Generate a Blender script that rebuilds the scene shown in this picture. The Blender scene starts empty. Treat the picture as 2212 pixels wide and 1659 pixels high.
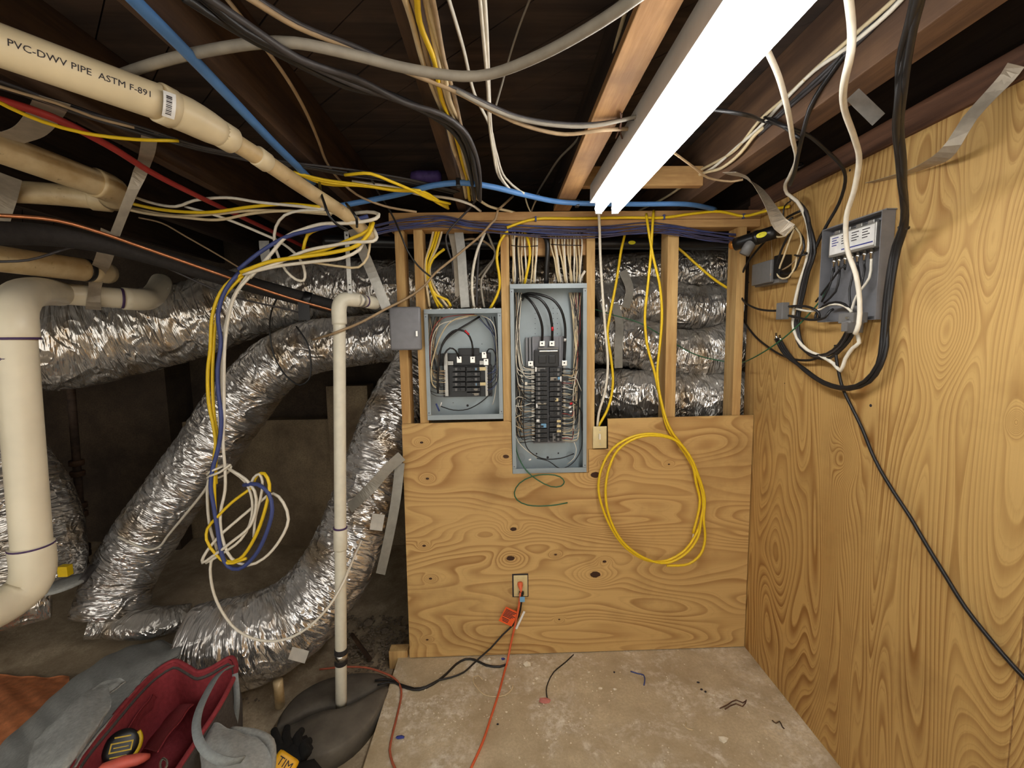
import bpy, bmesh, math, random
import numpy as np
from mathutils import Vector, Matrix

random.seed(7)
rng = np.random.default_rng(7)
SC = bpy.context.scene
COL = SC.collection

# ------------------------------------------------------------------ camera
F, CX, CY = 950.0, 1106.0, 829.5            # focal length and centre in pixels of the 2212x1659 frame
def _n(v):
    v = np.array(v, float); return v / np.linalg.norm(v)
_d = _n((-26, 96.5, -F)); _s = .018
_r = _n((1, _s, -(_d[0] + _s * _d[1]) / _d[2])); _u = np.cross(_r, _d)
RM = np.array([_r, _d, _u]); CAM = np.array([0, 0, 1.6])
cam_data = bpy.data.cameras.new('camera'); cam = bpy.data.objects.new('camera', cam_data); COL.objects.link(cam)
cam_data.sensor_fit = 'HORIZONTAL'; cam_data.sensor_width = 36; cam_data.lens = F / 2212 * 36
cam_data.clip_start = .02; cam_data.clip_end = 60
mw = Matrix.Identity(4)
for i in range(3):
    for j in range(3): mw[i][j] = RM[i, j]
    mw[i][3] = CAM[i]
cam.matrix_world = mw
SC.camera = cam

# ------------------------------------------------------------------ world, exposure
W = bpy.data.worlds.new('World'); SC.world = W; W.use_nodes = True
W.node_tree.nodes['Background'].inputs[0].default_value = (1.0, .945, .85, 1)
W.node_tree.nodes['Background'].inputs[1].default_value = 1.0
SC.view_settings.view_transform = 'Standard'; SC.view_settings.look = 'None'
SC.view_settings.exposure = 0.58; SC.view_settings.gamma = 1.0; SC.view_settings.use_curve_mapping = False
TUBE_STRENGTH = 14.5
TUBE_COLOR = (.985, .985, .97)
SC.cycles.use_adaptive_sampling = True; SC.cycles.adaptive_threshold = .05; SC.cycles.use_denoising = True; SC.cycles.use_light_tree = False
SC.cycles.max_bounces = 6; SC.cycles.diffuse_bounces = 3; SC.cycles.glossy_bounces = 2
SC.cycles.caustics_reflective = False; SC.cycles.caustics_refractive = False

# ------------------------------------------------------------------ placing helpers
def ray(px, py): return RM @ np.array([(px - CX) / F, -(py - CY) / F, -1.0])
def on(px, py, axis, v):
    w = ray(px, py); k = 'xyz'.index(axis)
    return CAM + w * (v - CAM[k]) / w[k]
def PY(px, py, y): return on(px, py, 'y', y)
def PX(px, py, x): return on(px, py, 'x', x)
def PZ(px, py, z): return on(px, py, 'z', z)

# ------------------------------------------------------------------ objects
def tag(o, label=None, cat=None, group=None, kind=None):
    if label: o['label'] = label
    if cat: o['category'] = cat
    if group: o['group'] = group
    if kind: o['kind'] = kind
    return o
def empty(name, loc, label=None, cat=None, group=None, kind=None, rz=0):
    o = bpy.data.objects.new(name, None); COL.objects.link(o); o.location = loc; o.rotation_euler = (0, 0, rz)
    o.empty_display_size = .05
    return tag(o, label, cat, group, kind)
def mk(name, geo, mat, parent=None, smooth=False, local=False, uv=None):
    v, f = geo
    v = np.asarray(v, float)
    if parent is not None and not local:        # world coordinates given
        pm = parent.matrix_world_calc if hasattr(parent, 'matrix_world_calc') else wmat(parent)
        inv = np.array(pm.inverted())
        v = v @ inv[:3, :3].T + inv[:3, 3]
    me = bpy.data.meshes.new(name); me.from_pydata(v.tolist(), [], [list(map(int, q)) for q in f]); me.update()
    if smooth: me.polygons.foreach_set('use_smooth', [True] * len(me.polygons))
    if uv is not None:
        l = me.uv_layers.new(name='UVMap'); vi = np.zeros(len(me.loops), int); me.loops.foreach_get('vertex_index', vi)
        l.data.foreach_set('uv', np.asarray(uv, float)[vi].ravel())
    if mat is not None: me.materials.append(mat)
    o = bpy.data.objects.new(name, me); COL.objects.link(o)
    if parent is not None: o.parent = parent
    return o
def wmat(o):
    m = Matrix.LocRotScale(o.location, o.rotation_euler, o.scale)
    return wmat(o.parent) @ m if o.parent else m
def thing(name, geo, mat, label, cat, group=None, kind=None, smooth=False, uv=None):
    """one-mesh thing with its origin at its own centre"""
    v, f = geo; v = np.asarray(v, float); c = (v.min(0) + v.max(0)) / 2; c[2] = v[:, 2].min()
    o = mk(name, (v - c, f), mat, None, smooth, uv=uv); o.location = c
    return tag(o, label, cat, group, kind)
def join(*gs):
    V, Fs, n = [], [], 0
    for v, f in gs:
        v = np.asarray(v, float); V.append(v); Fs += [[i + n for i in q] for q in f]; n += len(v)
    return np.concatenate(V), Fs
def xf(geo, M):
    v, f = geo; M = np.array(M); return np.asarray(v) @ M[:3, :3].T + M[:3, 3], f
def box(x0, x1, y0, y1, z0, z1, bev=0.0):
    if bev <= 0:
        v = [(x, y, z) for x in (x0, x1) for y in (y0, y1) for z in (z0, z1)]
        return np.array(v), [(0, 1, 3, 2), (4, 6, 7, 5), (0, 4, 5, 1), (2, 3, 7, 6), (0, 2, 6, 4), (1, 5, 7, 3)]
    bm = bmesh.new(); bmesh.ops.create_cube(bm, size=1)
    for q in bm.verts: q.co = Vector(((x0 + x1) / 2 + q.co.x * (x1 - x0), (y0 + y1) / 2 + q.co.y * (y1 - y0), (z0 + z1) / 2 + q.co.z * (z1 - z0)))
    bmesh.ops.bevel(bm, geom=bm.edges[:], offset=bev, segments=2, affect='EDGES', profile=.6)
    bm.verts.index_update(); g = (np.array([q.co[:] for q in bm.verts]), [[q.index for q in f.verts] for f in bm.faces]); bm.free()
    return g
def crom(P, res):
    """Catmull-Rom through P sampled about every res metres"""
    P = np.asarray(P, float)
    if len(P) == 2:
        k = max(2, int(np.linalg.norm(P[1] - P[0]) / res)); t = np.linspace(0, 1, k)[:, None]; return P[0] * (1 - t) + P[1] * t
    Q = np.vstack([2 * P[0] - P[1], P, 2 * P[-1] - P[-2]]); out = []
    for i in range(1, len(Q) - 2):
        a, b, c, d = Q[i - 1:i + 3]; k = max(2, int(np.linalg.norm(c[:3] - b[:3]) / res))
        ta = 0; tb = ta + max(np.linalg.norm(b[:3] - a[:3]), 1e-5) ** .5; tc = tb + max(np.linalg.norm(c[:3] - b[:3]), 1e-5) ** .5; td = tc + max(np.linalg.norm(d[:3] - c[:3]), 1e-5) ** .5
        for t in np.linspace(tb, tc, k, endpoint=False):
            A1 = (tb - t) / (tb - ta) * a + (t - ta) / (tb - ta) * b; A2 = (tc - t) / (tc - tb) * b + (t - tb) / (tc - tb) * c; A3 = (td - t) / (td - tc) * c + (t - tc) / (td - tc) * d
            B1 = (tc - t) / (tc - ta) * A1 + (t - ta) / (tc - ta) * A2; B2 = (td - t) / (td - tb) * A2 + (t - tb) / (td - tb) * A3
            out.append((tc - t) / (tc - tb) * B1 + (t - tb) / (tc - tb) * B2)
    out.append(P[-1]); return np.array(out)
def frames(C, up=(0, 0, 1)):
    T = np.gradient(C, axis=0); T /= np.maximum(np.linalg.norm(T, axis=1), 1e-9)[:, None]
    n = np.array(up, float); n = n - T[0] * (n @ T[0])
    if np.linalg.norm(n) < 1e-3: n = np.array((1., 0, 0)) - T[0] * T[0][0]
    n /= np.linalg.norm(n); N = [n]
    for i in range(1, len(C)):
        n = N[-1] - T[i] * (N[-1] @ T[i]); l = np.linalg.norm(n); n = n / l if l > 1e-6 else N[-1]; N.append(n)
    N = np.array(N); return T, N, np.cross(T, N)
def tube(P, r, segs=8, res=.03, oval=1.0, smoothpath=True, caps=True, up=(0, 0, 1)):
    """round (or oval) tube along points; r may be one radius or one per point"""
    P = np.asarray(P, float)
    if np.ndim(r) > 0:
        X = np.column_stack([P, np.asarray(r, float)])
    else: X = np.column_stack([P, np.full(len(P), r)])
    if smoothpath: X = crom(X, res)
    C, rr = X[:, :3], X[:, 3]
    T, N, B = frames(C, up); a = np.linspace(0, 2 * np.pi, segs, endpoint=False)
    V = C[:, None] + rr[:, None, None] * (np.cos(a)[None, :, None] * N[:, None] * oval + np.sin(a)[None, :, None] * B[:, None])
    m = len(C); Fs = []
    for i in range(m - 1):
        for j in range(segs):
            k = (j + 1) % segs; Fs.append((i * segs + j, i * segs + k, (i + 1) * segs + k, (i + 1) * segs + j))
    if caps: Fs += [tuple(range(segs))[::-1], tuple((m - 1) * segs + j for j in range(segs))]
    return V.reshape(-1, 3), Fs
def ribbon(P, w, th, side, res=.03):
    """flat strap: P path, w width along 'side' (vector or one per point), th thickness"""
    P = np.asarray(P, float); S = np.asarray(side, float)
    if S.ndim == 1: S = np.tile(S, (len(P), 1))
    X = crom(np.column_stack([P, S]), res); C, S = X[:, :3], X[:, 3:]
    T = np.gradient(C, axis=0); T /= np.linalg.norm(T, axis=1)[:, None]
    S = S - T * (S * T).sum(1)[:, None]; S /= np.linalg.norm(S, axis=1)[:, None]; N = np.cross(T, S)
    V = np.stack([C + S * w / 2 + N * th / 2, C - S * w / 2 + N * th / 2, C - S * w / 2 - N * th / 2, C + S * w / 2 - N * th / 2], 1)
    Fs = []
    for i in range(len(C) - 1):
        for j in range(4): k = (j + 1) % 4; Fs.append((i * 4 + j, i * 4 + k, i * 4 + 4 + k, i * 4 + 4 + j))
    Fs += [(3, 2, 1, 0), tuple((len(C) - 1) * 4 + j for j in range(4))]
    return V.reshape(-1, 3), Fs
def lathe(prof, segs=24, axis_pts=None):
    """profile [(r, h)] turned round z; returns geo in local z-up space"""
    V, Fs = [], []; a = np.linspace(0, 2 * np.pi, segs, endpoint=False)
    for r, h in prof: V += [(r * math.cos(t), r * math.sin(t), h) for t in a]
    m = len(prof)
    for i in range(m - 1):
        for j in range(segs): k = (j + 1) % segs; Fs.append((i * segs + j, i * segs + k, (i + 1) * segs + k, (i + 1) * segs + j))
    Fs += [tuple(range(segs))[::-1], tuple((m - 1) * segs + j for j in range(segs))]
    return np.array(V), Fs
def along(geo, a, b):
    """put a z-up geo with its base at a, pointing to b"""
    d = Vector(b) - Vector(a); q = Vector((0, 0, 1)).rotation_difference(d.normalized())
    return xf(geo, Matrix.Translation(Vector(a)) @ q.to_matrix().to_4x4())
def prism(poly, y0, y1):
    """x-z polygon extruded along y"""
    n = len(poly); V = [(x, y0, z) for x, z in poly] + [(x, y1, z) for x, z in poly]
    Fs = [tuple(range(n)), tuple(range(2 * n - 1, n - 1, -1))] + [(i, n + i, n + (i + 1) % n, (i + 1) % n) for i in range(n)]
    return np.array(V, float), Fs

# ------------------------------------------------------------------ materials
def lin(c):
    return tuple(((x / 255) / 12.92 if x / 255 <= .04045 else ((x / 255 + .055) / 1.055) ** 2.4) for x in c) + (1,)
class NT:
    def __init__(s, name):
        s.m = bpy.data.materials.new(name); s.m.use_nodes = True; s.t = s.m.node_tree; s.b = s.t.nodes['Principled BSDF']; s.out = s.t.nodes['Material Output']
    def n(s, typ, **kw):
        q = s.t.nodes.new(typ)
        for k, v in kw.items():
            if k.startswith('i_'):
                q.inputs[int(k[2:]) if k[2:].isdigit() else k[2:].replace('_', ' ')].default_value = v
            else: setattr(q, k, v)
        return q
    def l(s, a, b): s.t.links.new(a, b)
    def math(s, op, a, b=None, c=None):
        q = s.n('ShaderNodeMath', operation=op)
        for i, v in enumerate((a, b, c)):
            if v is None: continue
            if hasattr(v, 'is_linked'): s.l(v, q.inputs[i])
            else: q.inputs[i].default_value = v
        return q.outputs[0]
    def vec(s, op, a, b=None):
        q = s.n('ShaderNodeVectorMath', operation=op)
        for i, v in enumerate((a, b)):
            if v is None: continue
            if hasattr(v, 'is_linked'): s.l(v, q.inputs[i])
            else: q.inputs[i].default_value = v
        return q.outputs['Value'] if op in ('LENGTH', 'DOT_PRODUCT', 'DISTANCE') else q.outputs[0]
    def coords(s, which='Object', scale=(1, 1, 1)):
        if which == 'World':
            c = s.n('ShaderNodeNewGeometry').outputs['Position']
        else: c = s.n('ShaderNodeTexCoord').outputs[which]
        return s.vec('MULTIPLY', c, scale)
    def noise(s, v, scale=5, detail=3, rough=.55, dist=0):
        q = s.n('ShaderNodeTexNoise'); s.l(v, q.inputs['Vector'])
        q.inputs['Scale'].default_value = scale; q.inputs['Detail'].default_value = detail; q.inputs['Roughness'].default_value = rough; q.inputs['Distortion'].default_value = dist
        return q.outputs[0]
    def ramp(s, fac, stops, interp='LINEAR'):
        q = s.n('ShaderNodeValToRGB'); s.l(fac, q.inputs[0]); e = q.color_ramp.elements; q.color_ramp.interpolation = interp
        while len(e) < len(stops): e.new(.5)
        for i, (p, c) in enumerate(stops):
            e[i].position = p; e[i].color = c if len(c) == 4 else tuple(c) + (1,)
        return q.outputs[0]
    def mix(s, fac, a, b, mode='MIX'):
        q = s.n('ShaderNodeMix', data_type='RGBA', blend_type=mode)
        for sock, v in ((q.inputs[0], fac), (q.inputs[6], a), (q.inputs[7], b)):
            if hasattr(v, 'is_linked'): s.l(v, sock)
            else: sock.default_value = v
        return q.outputs[2]
    def bump(s, h, strength=.3, dist=.01):
        q = s.n('ShaderNodeBump'); s.l(h, q.inputs['Height']); q.inputs['Strength'].default_value = strength; q.inputs['Distance'].default_value = dist
        s.l(q.outputs[0], s.b.inputs['Normal']); return q
    def set(s, color=None, rough=None, metal=None, spec=None):
        for k, v in (('Base Color', color), ('Roughness', rough), ('Metallic', metal), ('Specular IOR Level', spec)):
            if v is None: continue
            if hasattr(v, 'is_linked'): s.l(v, s.b.inputs[k])
            else: s.b.inputs[k].default_value = v
        return s.m

def plain(name, c, rough=.5, metal=0.0, var=.12, scale=25, bump=0.0, spec=.5):
    """one colour with a little procedural mottling"""
    t = NT(name); a = lin(c); v = t.coords('Object'); nz = t.noise(v, scale, 3)
    lo = tuple(x * (1 - var) for x in a[:3]) + (1,); hi = tuple(min(1, x * (1 + var)) for x in a[:3]) + (1,)
    t.set(t.ramp(nz, [(.3, lo), (.7, hi)]), rough, metal, spec)
    if bump: t.bump(t.noise(v, scale * 4, 3), bump, .002)
    return t.m

def wood(name, base, dark, axis='z', freq=60, rough=.7, mott=None, wob=.03):
    """sawn lumber, grain along axis"""
    t = NT(name); sc = {'x': (.08, 1, 1), 'y': (1, .08, 1), 'z': (1, 1, .08)}[axis]
    v = t.coords('World', sc)
    f1 = t.noise(v, freq * .35, 4, .6, .4); f2 = t.noise(v, freq * 2.2, 3, .6)
    c = t.ramp(f1, [(.3, lin(dark)), (.62, lin(base))])
    c = t.mix(t.math('MULTIPLY', f2, .45), c, lin(dark), 'MULTIPLY')
    if mott:
        w = t.noise(t.coords('World'), 5, 4); c = t.mix(t.ramp(w, [(.45, (0, 0, 0, 1)), (.7, (.8, .8, .8, 1))]), c, lin(mott))
    t.set(c, rough, 0, .3); t.bump(f2, .25, .002); return t.m

def plywood(name, horiz, light, dark, bands, stretch, knots=(), seed=0.0, patch=None, amp=1.0, kcol=(62, 34, 18), bs=1.0, fine2=.3):
    """rotary-cut veneer: bands follow the contour lines of a stretched height field that swirls round the knots.
    u runs along the wall, w up it, both in metres"""
    t = NT(name); p = t.n('ShaderNodeNewGeometry').outputs['Position']
    sx = t.n('ShaderNodeSeparateXYZ'); t.l(p, sx.inputs[0])
    u = sx.outputs[0] if horiz else sx.outputs[1]; w = sx.outputs[2]
    a, b = (u, w) if horiz else (w, u)            # a along the grain, b across
    cmb = t.n('ShaderNodeCombineXYZ'); t.l(t.math('MULTIPLY', a, stretch), cmb.inputs[0]); t.l(b, cmb.inputs[1]); cmb.inputs[2].default_value = seed
    h = t.noise(cmb.outputs[0], 2.6, 2.0, .5, .3)
    h = t.math('MULTIPLY', h, amp)
    q = t.n('ShaderNodeCombineXYZ'); t.l(a, q.inputs[0]); t.l(b, q.inputs[1])
    core = None; kn = t.noise(q.outputs[0], 60, 2) if knots else None
    for (ka, kb, kr) in knots:
        dv = t.vec('MULTIPLY', t.vec('SUBTRACT', q.outputs[0], (ka, kb, 0)), (.62, 1, 0)); dist = t.vec('LENGTH', dv)
        e = t.math('POWER', 2.718, t.math('MULTIPLY', t.math('POWER', t.math('DIVIDE', dist, kr * 3.2), 2.0), -1.0))
        h = t.math('ADD', h, t.math('MULTIPLY', e, .16 + kr * 3))
        k = t.math('LESS_THAN', t.math('ADD', dist, t.math('MULTIPLY', kn, kr * .5)), kr * 1.15)
        core = k if core is None else t.math('MAXIMUM', core, k)
    h = t.math('ADD', h, t.math('MULTIPLY', b, .55))
    fr = t.math('FRACT', t.math('MULTIPLY', h, bands))
    fine = t.coords('World', (3, 60, 220) if horiz else (60, 220, 4)); fn = t.noise(fine, 1.0, 3, .7)
    band = t.ramp(fr, [(0, (.0, .0, .0, 1)), (.42, (.15, .15, .15, 1)), (.86, (1, 1, 1, 1)), (.93, (.9, .9, .9, 1)), (1.0, (0, 0, 0, 1))])
    fr2 = t.math('FRACT', t.math('ADD', t.math('MULTIPLY', h, bands * 2.7), t.math('MULTIPLY', fn, .5)))
    b2 = t.ramp(fr2, [(0, (0, 0, 0, 1)), (.55, (0, 0, 0, 1)), (.88, (fine2, fine2, fine2, 1)), (1, (0, 0, 0, 1))]); band = t.math('MAXIMUM', band, b2)
    thr = t.noise(cmb.outputs[0], 5.0, 3)
    band = t.math('MULTIPLY', band, t.ramp(thr, [(.28, (.25 * bs, .25 * bs, .25 * bs, 1)), (.6, (bs, bs, bs, 1))]))
    c = t.mix(band, lin(light), lin(dark))
    big = t.noise(cmb.outputs[0], 1.6, 3, .5); c = t.mix(t.ramp(big, [(.35, (0, 0, 0, 1)), (.75, (.35, .35, .35, 1))]), c, lin(patch or dark))
    c = t.mix(t.math('MULTIPLY', fn, .35), c, (.55, .5, .42, 1), 'MULTIPLY')
    if core is not None and kcol: c = t.mix(core, c, lin(kcol))
    grime = t.noise(t.coords('World'), 3.1, 5, .62)
    c = t.mix(t.ramp(grime, [(.52, (0, 0, 0, 1)), (.8, (.45, .45, .45, 1))]), c, lin((120, 84, 44)))
    t.set(c, t.ramp(fn, [(0, (.5, .5, .5, 1)), (1, (.72, .72, .72, 1))]), 0, .35); t.bump(fn, .18, .0015)
    return t.m

MAT = {}
MAT['stud'] = wood('stud wood', (226, 192, 132), (182, 140, 84), 'z', 60)
MAT['plate'] = wood('plate wood', (218, 178, 120), (166, 122, 76), 'x', 60, mott=(158, 116, 74))
MAT['strip'] = wood('strip wood', (192, 148, 98), (140, 100, 62), 'y', 60, mott=(124, 92, 62))
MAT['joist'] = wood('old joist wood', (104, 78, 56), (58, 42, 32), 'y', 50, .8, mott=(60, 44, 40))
MAT['joist_shaded'] = wood('shaded joist wood', (80, 64, 52), (44, 35, 30), 'y', 50, .85, mott=(52, 42, 40))  # darker copy of the joist wood, shade put into its colour
MAT['subfloor'] = wood('dark plank wood', (98, 80, 68), (58, 48, 42), 'x', 30, .85, mott=(56, 50, 48))
MAT['beam'] = wood('brown beam wood', (132, 100, 74), (84, 62, 48), 'y', 46, .75, mott=(84, 64, 52))
MAT['trim'] = wood('brown trim wood', (120, 84, 62), (74, 52, 42), 'y', 50, .75)
# ---- more materials
def concrete(name, base, dark, white=None, scale=6):
    t = NT(name); v = t.coords('World'); a = t.noise(v, scale, 6, .65); b = t.noise(v, scale * .35, 3, .5); c2 = t.noise(v, 90, 3, .7)
    c = t.ramp(a, [(.3, lin(dark)), (.65, lin(base))])
    c = t.mix(t.ramp(b, [(.35, (.0, .0, .0, 1)), (.7, (.6, .6, .6, 1))]), c, lin(dark))
    c = t.mix(t.ramp(c2, [(.35, (.5, .5, .5, 1)), (.6, (0, 0, 0, 1))]), c, lin(dark))
    if white:
        w1 = t.noise(v, 3.4, 5, .7, .6); w2 = t.noise(v, 34, 4, .7)
        m = t.math('MULTIPLY', t.ramp(w1, [(.48, (0, 0, 0, 1)), (.66, (1, 1, 1, 1))]), t.ramp(w2, [(.42, (0, 0, 0, 1)), (.62, (1, 1, 1, 1))]))
        c = t.mix(m, c, lin(white))
        vor = t.n('ShaderNodeTexVoronoi', i_Scale=26.0); t.l(v, vor.inputs['Vector'])
        sp = t.math('LESS_THAN', vor.outputs['Distance'], .1); sp = t.math('MULTIPLY', sp, t.math('GREATER_THAN', t.noise(v, 7, 2), .52))
        c = t.mix(sp, c, lin((235, 225, 205)))
    t.set(c, .9, 0, .2); t.bump(t.math('ADD', a, t.math('MULTIPLY', c2, .3)), .5, .006); return t.m
MAT['slab'] = concrete('slab concrete', (222, 206, 174), (174, 156, 126), (246, 240, 226))
MAT['dirt'] = concrete('crawlspace dirt', (206, 188, 158), (144, 126, 102), scale=9)
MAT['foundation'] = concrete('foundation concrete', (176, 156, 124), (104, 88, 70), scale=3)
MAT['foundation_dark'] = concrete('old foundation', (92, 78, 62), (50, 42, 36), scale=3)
def foilmat(name, tint, dust, dusty=.5):
    t = NT(name); uv = t.n('ShaderNodeTexCoord').outputs['UV']
    a = t.noise(t.vec('MULTIPLY', uv, (22, 6, 1)), 1.0, 1.5, .5, 1.6); b = t.noise(t.vec('MULTIPLY', uv, (70, 13, 1)), 1.0, 1.5, .5, 1.2)
    c0 = t.math('ABSOLUTE', t.math('SUBTRACT', t.noise(t.vec('MULTIPLY', uv, (11, 8, 1)), 1.0, 1.0, .5, 1.0), .5))
    h = t.math('ADD', t.math('ADD', a, t.math('MULTIPLY', c0, -1.6)), t.math('MULTIPLY', b, .28))
    t.bump(h, 1.0, .024)
    nz = t.n('ShaderNodeSeparateXYZ'); t.l(t.n('ShaderNodeNewGeometry').outputs['Normal'], nz.inputs[0])
    dn = t.noise(t.vec('MULTIPLY', uv, (4, 4, 1)), 1.0, 4, .6)
    df = t.math('MULTIPLY', t.ramp(t.math('ADD', nz.outputs[2], t.math('MULTIPLY', t.math('SUBTRACT', dn, .5), 1.4)), [(.2, (0, 0, 0, 1)), (.95, (1, 1, 1, 1))]), dusty)
    br = t.ramp(t.noise(t.vec('MULTIPLY', uv, (6, 3, 1)), 1.0, 3, .6), [(.5, lin(tint)), (.66, lin((192, 174, 150)))])
    c = t.mix(df, br, lin(dust)); t.set(c, t.math('ADD', t.math('MULTIPLY', df, .4), .17), t.math('SUBTRACT', .82, t.math('MULTIPLY', df, .75)), .5)
    return t.m
MAT['foil'] = foilmat('duct foil', (226, 222, 216), (136, 126, 110), .6)
MAT['foil_clean'] = foilmat('clean duct foil', (236, 234, 232), (140, 132, 120), .4)
MAT['pvc'] = plain('aged white plastic pipe', (226, 208, 170), .38, 0, .1, 9)
MAT['pvc_stack'] = plain('cream plastic pipe', (232, 222, 196), .36, 0, .07, 7)
def dirtypvc():
    t = NT('yellowed plastic pipe'); v = t.coords('World'); a = t.noise(v, 9, 4, .6); b = t.noise(v, 38, 3, .6)
    c = t.ramp(a, [(.3, lin((190, 160, 112))), (.65, lin((226, 204, 160)))]); c = t.mix(t.ramp(b, [(.66, (0, 0, 0, 1)), (.76, (.75, .75, .75, 1))]), c, lin((110, 76, 44)))
    t.set(c, .42); return t.m
MAT['pvc_old'] = dirtypvc()
MAT['pvc_white'] = plain('white plastic pipe', (226, 220, 200), .4, 0, .06, 30)
MAT['primer'] = plain('purple primer', (74, 50, 92), .5)
MAT['galv'] = plain('galvanised steel', (176, 174, 168), .42, .7, .12, 40)
MAT['strap'] = plain('dusty galvanised strap', (176, 164, 146), .5, .45, .14, 30)
MAT['tape'] = plain('silver tape strap', (150, 146, 136), .5, .25, .12, 30)
MAT['steel'] = plain('bright steel', (220, 218, 212), .25, 1.0, .05, 40)
MAT['panelgrey'] = plain('grey enamel', (150, 160, 164), .35, .1, .05, 12)
MAT['panelback'] = plain('light grey enamel', (162, 174, 178), .4, .05, .06, 12)
MAT['boxgrey'] = plain('grey plastic', (116, 114, 112), .5, 0, .06, 60)
MAT['boxgrey2'] = plain('grey painted steel', (128, 128, 132), .5, .2, .07, 30)
MAT['black'] = plain('black plastic', (22, 21, 22), .35, 0, .2, 40)
MAT['blackcable'] = plain('black cable sheath', (30, 28, 28), .42, 0, .2, 40)
MAT['darkcable'] = plain('dark grey cable sheath', (62, 58, 58), .5, 0, .2, 40)
MAT['ivory'] = plain('ivory plastic', (222, 202, 150), .4, 0, .05, 40)
MAT['white'] = plain('white cable sheath', (232, 224, 206), .5, 0, .08, 30)
MAT['cream'] = plain('cream cable sheath', (216, 196, 156), .55, 0, .1, 30)
MAT['tan'] = plain('old tan cable sheath', (168, 142, 108), .6, 0, .15, 30)
MAT['greycable'] = plain('grey cable sheath', (150, 142, 128), .6, 0, .12, 30)
MAT['yellow'] = plain('yellow cable sheath', (238, 200, 30), .45, 0, .06, 30)
MAT['blue'] = plain('blue plastic pipe', (84, 132, 190), .45, 0, .08, 20)
MAT['bluecable'] = plain('blue cable sheath', (62, 74, 130), .5, 0, .1, 30)
MAT['purple'] = plain('purple blue cable sheath', (72, 68, 94), .5, 0, .12, 30)
MAT['faded'] = plain('faded orange sheath', (176, 92, 66), .6)
MAT['red'] = plain('red plastic pipe', (170, 52, 46), .5, 0, .1, 20)
MAT['redtape'] = plain('red tape', (206, 34, 44), .5)
MAT['green'] = plain('green wire sheath', (44, 96, 62), .5)
MAT['orange'] = plain('orange cord sheath', (226, 104, 62), .5)
MAT['orange_tag'] = plain('orange tag', (244, 96, 36), .6)
MAT['pinkred'] = plain('dull red wire', (160, 70, 62), .5)
MAT['copper'] = plain('copper pipe', (214, 146, 104), .35, .9, .1, 40)
MAT['rubber'] = plain('black foam insulation', (40, 36, 34), .8, 0, .25, 60, .4)
MAT['white_paint'] = plain('white enamel', (226, 224, 220), .4, .0, .05, 20)
MAT['paper'] = plain('white label', (236, 234, 230), .6)
MAT['ink'] = plain('printed ink', (46, 40, 44), .7)
MAT['ink_blue'] = plain('blue print', (50, 60, 140), .7)
MAT['yellow_label'] = plain('yellow label', (226, 216, 30), .5)
MAT['bluetape'] = plain('light blue tag', (120, 170, 206), .6)
MAT['brass'] = plain('brass', (220, 150, 70), .35, .8)
MAT['fabric'] = plain('grey canvas', (168, 170, 166), .95, 0, .16, 90, .5)
MAT['fabric_dark'] = plain('dark grey canvas', (84, 78, 74), .95, 0, .2, 90, .5)
MAT['fabric_red'] = plain('dark red canvas', (152, 54, 60), .9, 0, .16, 70, .4)
MAT['webbing'] = plain('grey webbing', (146, 152, 152), .9, 0, .1, 120, .4)
MAT['lid'] = plain('dusty black plastic lid', (100, 94, 84), .7, 0, .25, 14, .3)
MAT['foam_orange'] = plain('rusty orange cloth', (208, 128, 80), .95, 0, .25, 30, .5)
MAT['cloth_black'] = plain('black cloth', (18, 17, 17), .95, 0, .3, 40)
MAT['stone'] = plain('grey stone', (112, 98, 82), .9, 0, .3, 30, .4)
MAT['chip'] = plain('white plaster chip', (226, 214, 190), .9, 0, .08, 60)
MAT['pink'] = plain('pink insulation', (206, 130, 120), .95, 0, .12, 60)
MAT['purple_cloth'] = plain('purple plastic', (92, 72, 140), .6, 0, .3, 50)
def tubemat():
    t = NT('lit fluorescent tube'); t.b.inputs['Emission Color'].default_value = TUBE_COLOR + (1,); t.b.inputs['Emission Strength'].default_value = TUBE_STRENGTH
    t.set((.9, .9, .9, 1), .3); return t.m
MAT['tube'] = tubemat()

# ------------------------------------------------------------------ the setting
WY = 2.10            # front of the studs
PLY = 2.088          # front of the back plywood
RX = 1.235           # face of the wall at the side
ZP = 2.185           # top of the walls
ZJ = 2.205           # underside of the joists
ZS = 2.44            # underside of the subfloor

kpx = [(911, 956, .006), (923, 1034, .006), (1109, 1143, .011), (916, 1179, .006), (1103, 1206, .014), (1200, 1198, .005), (1306, 1213, .007), (1286, 1241, .018), (930, 1250, .006), (923, 1382, .005), (1306, 996, .007), (1286, 1026, .016), (1093, 986, .01), (1208, 1338, .004), (1445, 1003, .004)]
knots = [(PY(a, b, PLY)[0], PY(a, b, PLY)[2], r) for a, b, r in kpx]
MAT['ply_back'] = plywood('back plywood', True, (222, 184, 120), (160, 114, 62), 25, .27, knots, 3.3, (190, 142, 82), 1.15, (64, 38, 22), .85)
rk = [(PX(a, b, RX)[2], PX(a, b, RX)[1], r) for a, b, r in [(2040, 704, .026), (1825, 990, .014), (2195, 912, .005)]]
MAT['ply_side'] = plywood('side plywood', False, (218, 180, 114), (156, 110, 56), 46, .19, rk, 8.1, (198, 154, 90), 1.3, None, 1.1, .5)

floor = empty('floor', (0.35, .6, 0), kind='structure'); tag(floor, 'dusty concrete slab with plaster crumbs and chips')
mk('slab', box(-.545, RX + .1, -1.2, 2.2, -.12, 0), MAT['slab'], floor)

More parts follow.
